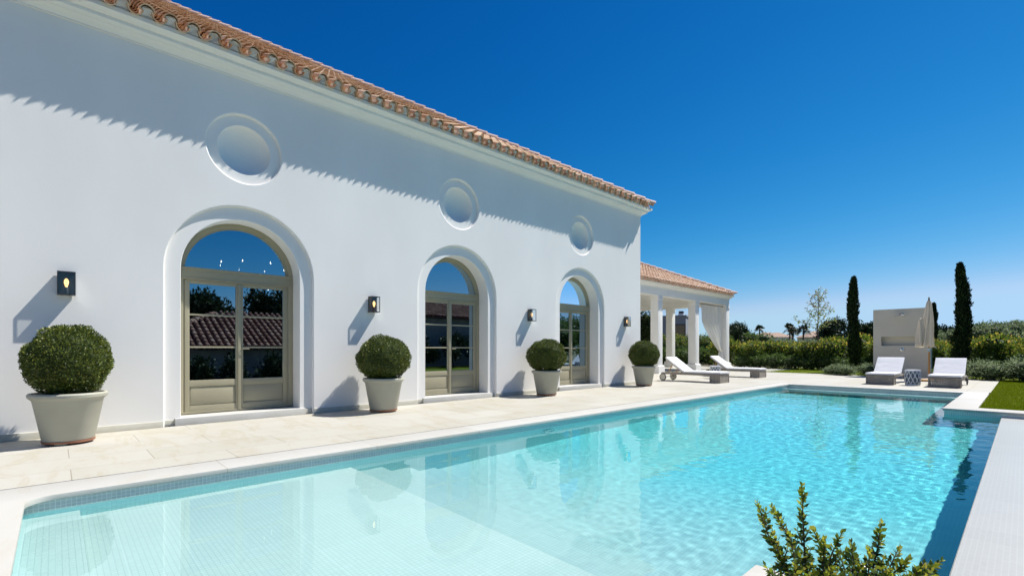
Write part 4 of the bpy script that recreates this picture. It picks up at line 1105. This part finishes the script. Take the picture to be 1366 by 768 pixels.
# 5) young bare tree
def young_tree():
    x, y = onray(1091, 26.5)
    r = thing('young_tree', 'thin young tree with sparse pale leaves rising above the hedge', 'tree', (x, y, 0))
    t_ = MB(); tips = []
    t_.tube([(0, 0, -.02), (.02, 0, 1.2), (-.02, .02, 2.2), (.02, 0, 2.9), (.03, 0, 4.2)], [.045, .038, .03, .02, .006], 7)
    rg = random.Random(4)
    for k in range(15):
        z0 = 2.1+k*.13; a = k*2.4; L = (1.25-.055*k)*rg.uniform(.75, 1.15); b = Vector((math.cos(a)*.9, math.sin(a)*.5, .75+.5*rg.random()-(.3 if k < 4 else 0))).normalized()
        if k in (1, 2): b = Vector((-.6-.2*k, -.55, .30)).normalized(); L *= 1.15
        p0 = Vector((0, 0, z0)); p1 = p0+b*L*.5+Vector((0, 0, -.03)); p2 = p0+b*L+Vector((0, 0, .05))
        t_.tube([p0, p1, p2], [.012, .008, .003], 5)
        tips.append((p0, p1, p2))
        for j in range(3):
            q = p0.lerp(p2, .4+.2*j); e_ = q+Vector((rg.uniform(-.3, .3), rg.uniform(-.3, .3), rg.uniform(.0, .3))); t_.tube([q, e_], [.005, .002], 4); tips.append((q, (q+e_)/2, e_))
    part('trunk', t_, M['bark'], r, world=False)
    P = []; D = []; mi = []
    for a, b, c_ in tips:
        for j in range(9):
            u = rg.random(); q = a.lerp(b, u*2) if u < .5 else b.lerp(c_, u*2-1)
            P.append(q+Vector((rg.gauss(0, .03), rg.gauss(0, .03), rg.gauss(0, .03)))); D.append((rg.gauss(0, 1), rg.gauss(0, 1), rg.gauss(0, 1)-.2)); mi.append(1 if q.z > 3.2 and rg.random() < .6 else 0)
    for k in range(150):
        P.append(Vector((rg.gauss(-.05, .28), rg.gauss(0, .2), rg.gauss(2.75, .28)))); D.append((rg.gauss(0, 1), rg.gauss(0, 1), rg.gauss(0, 1)-.2)); mi.append(0)
    leaf_mesh('crown', P, D, np.array([rg.uniform(.08, .15) for _ in P]), .55, [M['pale_leaf'], M['white_shoot']], r, mi=mi)
young_tree()

# 6) dark and olive trees in the middle distance, each with a trunk and a crown
def tree(lab, px, D, h_, rw, leaf, seed, n=3500, size=.22, name='tree', cat='tree', group=None, trunk=True, gaps=.42, low=.25):
    x, y = onray(px, D)
    r = thing(name, lab, cat, (x, y, 0), seed*.7, group)
    rg = random.Random(seed); bl = []
    for k in range(7):
        a = rg.uniform(0, 6.28); q = rg.uniform(.1, .75)
        bl.append((rw*q*math.cos(a), rw*q*math.sin(a), h_*(low+(1-low)*rg.uniform(.25, .86)), rw*rg.uniform(.34, .52), rw*rg.uniform(.34, .52), h_*rg.uniform(.13, .22)))
    bl.append((0, 0, h_*.82, rw*.4, rw*.4, h_*.17))
    P, Dd = blobs_points(bl, n, seed, .4, gaps); leaf_mesh('crown', P, Dd, RNG.uniform(size*.6, size*1.3, len(P)), .45, [M[leaf], M['leafcore']], r, core=cores(bl, .6, seed, 2))
    t_ = MB(); t_.tube([(0, 0, -.05), (.05, 0, h_*.3), (0, 0, h_*.6)], [h_*.03, h_*.024, h_*.012], 7)
    for b in bl[:5]: t_.tube([(0, 0, h_*.3), (b[0]*.5, b[1]*.5, (b[2]+h_*.3)/2), b[:3]], [h_*.014, h_*.009, h_*.005], 5)
    part('trunk', t_, M['bark'], r, world=False)
    return r
tree('dark rounded tree close to the right of the last pavilion column', 981, 60, 4.3, 1.9, 'dark_leaf', 61, n=4500)
tree('dark upright tree at the right of the pavilion roof corner', 990, 64, 4.1, 1.2, 'dark_leaf', 62)
tree('small dark bush tree on the skyline right of the pavilion', 1003, 62, 2.9, 2.2, 'tree_leaf', 63)
tree('dark leafy tree just right of the thin young tree', 1107, 48, 3.9, 1.3, 'dark_leaf', 64, n=4200)
tree('dark feathery tree between the young tree and the first cypress', 1124, 50, 4.2, 1.3, 'dark_leaf', 65, gaps=.7)
tree('spreading dark tree behind the first cypress', 1150, 45, 3.3, 1.7, 'dark_leaf', 66)
tree('dark tree touching the left edge of the shower wall', 1161, 42, 3.0, 1.1, 'dark_leaf', 67)
tree('dark spiky tree right of the parasol', 1256, 42, 3.0, 1.5, 'dark_leaf', 68)
tree('dark branching tree behind the grey house corner', 861, 31, 3.6, .8, 'dark_leaf', 69, gaps=.75, n=2600)
ol = [(1003,45,1.75),(1018,48,1.8),(1034,46,1.8),(1048,48,2.1),(1064,47,2.0),(1078,46,1.9),(1093,44,1.9),(1212,44,2.6),(1250,40,2.5),(1270,38,2.6),(1302,34,2.9),(1316,36,3.0),(1330,33,2.8),(1343,35,3.0),(1356,33,2.9),(1370,34,2.9)]
for k, (px, D, h_) in enumerate(ol):
    side = 'left of the first cypress' if px < 1139 else ('behind the shower wall and parasol' if px < 1285 else 'on the skyline right of the tallest cypress')
    idx = [q for q in ol if (q[0] < 1139) == (px < 1139) and (q[0] < 1285) == (px < 1285)].index((px, D, h_))
    tree('grey-green olive-like tree %s, %s from the left' % (side, ORD[idx]), px, D, h_, 1.6 if px < 1200 else 1.15, 'olive_leaf', 80+k, n=2600, size=.15, group='grey-green trees beyond the hedge', low=.1)
# right side front shrubs, beyond the lawn
rs = [(1296,25,1.5),(1308,26,1.7),(1322,24.5,1.35),(1336,25.5,1.7),(1350,24,1.4),(1364,25,1.6),(1376,24.5,1.5)]
protoE = shrub('leafy_shrub', 'x', 'shrub', (0, 0), [(0, 0, .8, .8, .7, .75), (.4, .1, 1.15, .5, .45, .45), (-.4, 0, 1.05, .45, .45, .45)], 3600, .085, .5, 'hedge_leaf', 71, 'green shrubs behind the lawn', young=260)
for k in range(7):
    dup(protoE, (.1+k*.85 if k > 1 else .0+k*.8, 28.6+.6*math.sin(k*2.3), 0), k*1.3, 'rounded green shrub in the rear row right of the tallest cypress, %s from the left' % ORD[k], (1.0, 1.0, .78+.3*abs(math.sin(k*1.9))))
for k, (px, D, h_) in enumerate(rs):
    x, y = onray(px, D*.80+1.0); lab = 'dense green shrub behind the lawn at the right, %s from the left' % ORD[k]
    if k == 0: protoE.location = (x, y, 0); protoE['label'] = lab; protoE.scale = (h_/1.6,)*3
    else: dup(protoE, (x, y, 0), random.uniform(0, 6), lab, h_/1.6*.95)

# 7) palms
def palm(lab, px, D, h_, seed, cr=1.3, first=[]):
    x, y = onray(px, D); r = thing('palm_tree', lab, 'palm', (x, y, 0), seed, 'distant palms')
    part('trunk', MB().tube([(0, 0, 0), (.1, 0, h_*.5), (0, 0, h_-.6)], [.2, .15, .14], 8), M['bark'], r, world=False)
    mb = MB(); rg = random.Random(seed)
    for k in range(34):
        a = rg.uniform(0, 6.28); el = rg.uniform(-.5, 1.3); L = cr*rg.uniform(.8, 1.1)
        d = Vector((math.cos(a)*math.cos(el), math.sin(a)*math.cos(el), math.sin(el))); s_ = d.cross(Vector((0, 0, 1))).normalized()*.10
        p0 = Vector((0, 0, h_-.6)); p1 = p0+d*L*.6; p2 = p0+d*L+Vector((0, 0, -.35*L))
        mb.add([p0, p1-s_*1.6, p2, p1+s_*1.6], [(0, 1, 2, 3)])
        for q in range(6):
            u = .35+.1*q; b = p0.lerp(p2, u)+Vector((0, 0, .12)); mb.add([b, b+s_*4+Vector((0, 0, -.2)), b+d*.2], [(0, 1, 2)]); mb.add([b, b-s_*4+Vector((0, 0, -.2)), b+d*.2], [(0, 1, 2)])
    part('crown', mb, M['palm_leaf'], r, world=False)
palm('small distant palm on the skyline nearest the pavilion', 1013, 120, 6.6, 1, 1.5)
palm('left palm of the pair on the skyline above the hedge', 1053.5, 95, 5.6, 2, 1.7)
palm('shorter palm touching the left palm of the pair', 1058, 97, 5.0, 3, 1.3)
palm('right palm of the pair on the skyline, nearest the young tree', 1072, 95, 5.4, 4, 1.6)

# 8) buildings beyond
def far_house(lab, px, D, w_, d_, zb, h_, mt, roof_h, rz, wins=3, name='distant_house'):
    x, y = onray(px, D); r = thing(name, lab, 'house', (x, y, zb), rz)
    part('wall', MB().box((-w_/2, -d_/2, -3), (w_/2, d_/2, h_)), mt, r, world=False)
    if roof_h:
        o_ = .4; part('roof', MB().add([(-w_/2-o_, -d_/2-o_, h_), (w_/2+o_, -d_/2-o_, h_), (w_/2+o_, d_/2+o_, h_), (-w_/2-o_, d_/2+o_, h_), (-w_/2+d_/2, 0, h_+roof_h), (w_/2-d_/2, 0, h_+roof_h)],
            [(0,1,5,4),(1,2,5),(2,3,4,5),(3,0,4),(0,3,2,1)]), M['fartile'], r, world=False)
    for k in range(wins):
        xx = -w_/2+w_*(k+.5)/wins; part('window', MB().box((xx-.5, -d_/2-.03, h_-1.9), (xx+.5, -d_/2+.02, h_-.7)), M['darkwin'], r, world=False)
    return r
far_house('white distant house with a clay roof low behind the hedge right of the pavilion', 1003, 150, 9, 8, 1.4, 2.7, M['farwhite'], 1.6, .5)
far_house('distant cream house with a long clay roof below the skyline, left of the palm pair', 1023, 170, 10, 8, 1.2, 3.9, M['cream'], 1.8, .7, 4)
far_house('distant white house with a clay roof between the long cream house and the palms', 1036, 160, 8, 7, 1.6, 3.3, M['farwhite'], 1.6, .6)
far_house('distant house with a brown gabled roof just left of the thin young tree', 1086, 110, 5, 5, 1.1, 2.6, M['cream'], 1.5, .7, 2)
gh = thing('modern_house', 'dark grey flat-roofed modern house seen between the pavilion columns', 'house', (*onray(884, 60), 0), .3)
part('wall', MB().box((-6.6, -4, 0), (3.4, 4, 4.75)), M['grayhouse'], gh, world=False)
part('roof', MB().box((-6.7, -4.1, 4.75), (3.5, 4.1, 4.92)), M['grayhouse'], gh, world=False)
part('terrace_block', MB().box((-5.6, -4.9, 0), (-1.5, -4.0, 3.0)), M['farwhite'], gh, world=False)
ch = part('chimney', MB().box((2.3, -2.5, 4.92), (2.9, -1.9, 5.2)), M['farwhite'], gh, world=False)
part('chimney_cap', MB().box((2.35, -2.45, 5.2), (2.85, -1.95, 5.5)), M['black'], ch, world=False)
for k in range(3):
    wf = part('window', MB().box((-4.6+k*3.4, -4.05, 2.5), (-3.4+k*3.4, -3.98, 3.9)), M['black'], gh, world=False)
    part('pane', MB().box((-4.5+k*3.4, -4.07, 2.6), (-3.5+k*3.4, -4.055, 3.8)), M['litwin'] if k == 2 else M['darkwin'], wf, world=False)

# hills at the horizon
hm = MB(); n = 60
for k in range(n+1):
    a = -.3+1.9*k/n
    rr_ = 900; x = -math.sin(1.2-a)*rr_*1.0; y = math.cos(1.2-a)*rr_
    z = 6+9*max(0, noise.noise((k*.16, 3, 0))+.25)
    hm.v += [(x, y, -3), (x*1.1, y*1.1, z), (x*1.3, y*1.3, -3)]
for k in range(n):
    a = k*3; hm.f += [(a, a+3, a+4, a+1), (a+1, a+4, a+5, a+2)]; hm.mi += [0, 0]
M['hill'] = mat('far_scrub_hill', (.07, .085, .05), .95, (.12, .12, .08), .02, detail=8)
struct('hills', hm, M['hill'], smooth=True)

# ------------------------------------------------------------------ things behind the camera, seen in the door glass
def opp_house(lab, x0, x1, y0, y1, ze, pitch):
    r = thing('neighbour_house', lab, 'house', ((x0+x1)/2, (y0+y1)/2, -2.2))
    part('wall', MB().box((x0+.4, y0+.4, -2.2), (x1-.4, y1-.4, ze)), M['garden_wall'], r)
    tp = math.tan(pitch); half = min(x1-x0, y1-y0)/2; cs, sn = math.cos(pitch), math.sin(pitch); b = MB(); zr = ze+half*tp
    if x1-x0 <= y1-y0: r0, r1 = (x0+half, y0+half, zr), (x0+half, y1-half, zr)
    else: r0, r1 = (x0+half, y0+half, zr), (x1-half, y0+half, zr)
    q = [(x0,y0,ze),(x1,y0,ze),(x1,y1,ze),(x0,y1,ze),r0,r1]
    b.add(q, [(0,1,4),(1,2,5,4),(2,3,5),(3,0,4,5),(0,3,2,1)] if x1-x0 <= y1-y0 else [(0,1,5,4),(1,2,5),(2,3,4,5),(3,0,4),(0,3,2,1)])
    rf = part('roof', b, M['roofbase'], r)
    tm = MB()
    tile_roof((x0, y1, ze+.02), (0,-1,0), (cs,0,sn), (-sn,0,cs), y1-y0, half/cs, lambda s: (s*cs, (y1-y0)-s*cs), period=.27, course=.42, mb=tm)
    tile_roof((x0, y0, ze+.02), (1,0,0), (0,cs,sn), (0,-sn,cs), x1-x0, half/cs, lambda s: (s*cs, (x1-x0)-s*cs), period=.27, course=.42, mb=tm)
    hip_tiles(tm, (x0, y0, ze+.06), (x0+half, y0+half, zr+.06), .13)
    part('roof_tiles', tm, M['opp_tile'], rf, smooth=True, autos=50)
M['garden_wall'] = mat('old_garden_plaster', (.34, .34, .32), .9, (.24, .24, .22), 1.5)  # white house wall darkened so its colour carries the shade
M['opp_tile'] = island_mat('brown_clay_tile', [(0, (.20, .10, .07)), (.4, (.28, .15, .11)), (.8, (.38, .24, .18)), (1, (.26, .14, .1))], .85, bump=.3, spec=.2)
opp_house('low white house with a clay roof reflected in the nearest arched door', 6.6, 14.6, 1.9, 13.0, 1.05, math.radians(24))
opp_house('taller white house with a clay roof reflected in the middle arched door', 7.6, 15.6, 13.6, 25.0, 3.0, math.radians(24))
def back_tree(name, lab, x, y, h_, rw, leaf, seed, group, low=.3, z=-2.2, n=3000, size=.16):
    r = tree(lab, 683, 10, h_, rw, leaf, seed, n=n, size=size, name=name, cat='tree' if name == 'tree' else 'shrub', group=group, low=low)
    r.location = (x, y, z); return r
for k, (x, y, h_) in enumerate([(4.6, 2.6, 3.1), (4.9, 4.0, 2.9), (4.7, 5.3, 3.2), (5.0, 6.9, 3.0), (4.8, 8.6, 3.1), (4.9, 11.0, 3.0)]):
    back_tree('tall_shrub', 'tall dark shrub before the white wall reflected in the door glass, %s from the left' % ORD[k], x, y, h_, .75, 'dark_leaf', 120+k, 'tall shrubs reflected in the doors', .1)
for k, (x, y, h_, rw) in enumerate([(20, 3.5, 7.0, 1.9), (21, 7.2, 7.3, 2.1), (21.5, 11.4, 7.6, 1.7), (22, 15, 6.6, 2.0), (19, -1, 6.2, 1.9)]):
    back_tree('tree', 'dark tree above the roof reflected in the nearest arched door, %s from the left' % ORD[k], x, y, h_, rw, 'dark_leaf', 140+k, 'trees reflected above the neighbour roof', .35, n=5000, size=.3)

for k in range(6):
    back_tree('tall_shrub', 'dark shrub on the lawn edge reflected in the middle arched door, %s from the left' % ORD[k], 6.4+.3*math.sin(k*2), 13.6+k*1.9, 1.9+.3*math.sin(k*3), .95, 'dark_leaf', 160+k, 'shrubs reflected in the middle door', .1, z=-.03)
for k, (x, y, h_) in enumerate([(7, 27, 3.2), (10, 31, 3.8), (12.5, 36, 4.2), (9, 40, 3.6), (15, 44, 4.6)]):
    back_tree('tree', 'leafy tree beyond the lawn reflected in the farthest arched door, %s from the left' % ORD[k], x, y, h_, 2.3, 'tree_leaf', 170+k, 'trees reflected in the farthest door', .15, z=-.03, n=4000, size=.2)

# ------------------------------------------------------------------ foreground shrub in the planting bed
def front_shrub():
    bx, by = -.50, 2.12
    r = thing('myrtle_shrub', 'small leafy green shrub with yellow-green tips in the planting bed at the lower right', 'shrub', (bx, by, -.04))
    rg = random.Random(12)
    tips = [(1010, 664, 1.95), (1029, 668, 2.0), (1070, 640, 1.9), (1100, 711, 1.85), (1124, 702, 1.9), (1136, 716, 1.8), (1176, 690, 1.9), (1200, 722, 1.95), (1213, 738, 1.8), (1233, 744, 1.9), (1257, 741, 1.95),
            (1052, 705, 1.8), (1085, 700, 2.05), (1160, 724, 1.75), (1150, 745, 1.7), (1060, 745, 1.75), (1188, 752, 1.7), (1020, 748, 2.0), (1245, 760, 1.75), (1110, 750, 1.7), (1078, 760, 1.65), (1222, 768, 1.65), (1165, 765, 1.6), (1038, 728, 1.9), (1130, 770, 1.6), (1196, 775, 1.6), (1045, 765, 1.85), (1095, 735, 1.95), (1145, 735, 2.0), (1075, 728, 2.0), (1210, 760, 2.0), (1030, 700, 1.9), (1178, 738, 1.85), (1118, 728, 2.05), (1240, 752, 2.05), (1226, 758, 1.9)]
    st_ = MB(); P = []; D = []; Sz = []; P2 = []; D2 = []; S2 = []
    def leaves(pts, ysh, s_):
        L = sum((pts[i+1]-pts[i]).length for i in range(len(pts)-1)); nn_ = max(4, int(L/.0115))
        for k in range(nn_):
            u = (k+.5)/nn_*(len(pts)-1); i = min(int(u), len(pts)-2); q = pts[i].lerp(pts[i+1], u-i); d = (pts[i+1]-pts[i]).normalized()
            a0 = k*PI/2*1.03
            sd = d.cross(Vector((.3, .2, .9))).normalized(); w_ = d.cross(sd)
            fr = k/nn_
            for h2 in (0, 1):
                a = a0+h2*PI+rg.gauss(0, .25); o_ = sd*math.cos(a)+w_*math.sin(a)
                dd = (o_*(1.0-.55*max(0, fr-.6)/.4)+d*(.55+1.1*max(0, fr-.5))+Vector((rg.gauss(0, .18), rg.gauss(0, .18), rg.gauss(0, .15)))).normalized()
                young = fr > ysh and rg.random() < .85
                (P2 if young else P).append(q); (D2 if young else D).append(dd); (S2 if young else Sz).append(s_*rg.uniform(.75, 1.15)*(1-.3*max(0, fr-.8)/.2))
    fa = math.atan(683/F_)
    for k, (px, py, Dp) in enumerate(tips):
        x, y = onray(px, Dp); z = 1.1-(py-465)/F_*Dp
        tip = Vector((x-bx, y-by, z+.022)); base = Vector((rg.uniform(-.10, .10)+tip.x*.25, rg.uniform(-.1, .1)+tip.y*.25, 0))
        mid = base.lerp(tip, .45)+Vector((rg.uniform(-.02, .02), rg.uniform(-.02, .02), .02)); m2 = base.lerp(tip, .75)+Vector((rg.uniform(-.01, .01), rg.uniform(-.01, .01), .01))
        st_.tube([base, mid, m2, tip], [.006, .0042, .003, .0014], 6)
        leaves([mid, m2, tip], .55, .030); leaves([base.lerp(mid, .3), mid], 2, .030)
        for j in range(10 if k < 11 else 7):
            u = .22+.66*j/(9 if k < 11 else 6)+rg.uniform(-.03, .03); q = base.lerp(mid, u*2) if u < .5 else mid.lerp(tip, (u-.5)*2)
            dirv = (tip-base).normalized(); L = rg.uniform(.05, .11)*(1.25-u)
            e_ = q+(dirv*.8+Vector((rg.gauss(0, .55), rg.gauss(0, .55), rg.gauss(.1, .2)))).normalized()*L
            st_.tube([q, q.lerp(e_, .5)+Vector((0, 0, -.003)), e_], [.0028, .002, .001], 5); leaves([q, q.lerp(e_, .5), e_], .6, .026)
    part('stems', st_, M['twig'], r, world=False, smooth=True)
    leaf_mesh('foliage', P, D, Sz, .56, M['myrtle_leaf'], r, fold=.15); leaf_mesh('young_leaves', P2, D2, S2, .54, M['myrtle_young'], r, fold=.15)
M['twig'] = mat('brown_twig', (.16, .10, .05), .7, (.10, .08, .03), 30)
front_shrub()

# grass blades over the visible lawn
def grass():
    n = 42000; rg = np.random.default_rng(5)
    x = np.concatenate([rg.uniform(-.57, .9, n), rg.uniform(-10.6, -5.2, 9000)]); y = np.concatenate([12.52+11.2*rg.random(n)**1.3, rg.uniform(24.45, 29.2, 9000)])
    P = np.stack([x, y, np.full(len(x), -.014)], 1); D = np.stack([rg.normal(size=len(x))*.45, rg.normal(size=len(x))*.45, np.ones(len(x))], 1)
    o = leaf_mesh('grass', P, D, rg.uniform(.018, .038, len(x)), .22, M['blade']); o['kind'] = 'stuff'; o['label'] = 'short mown grass blades on the lawn'; o['category'] = 'grass'
grass()
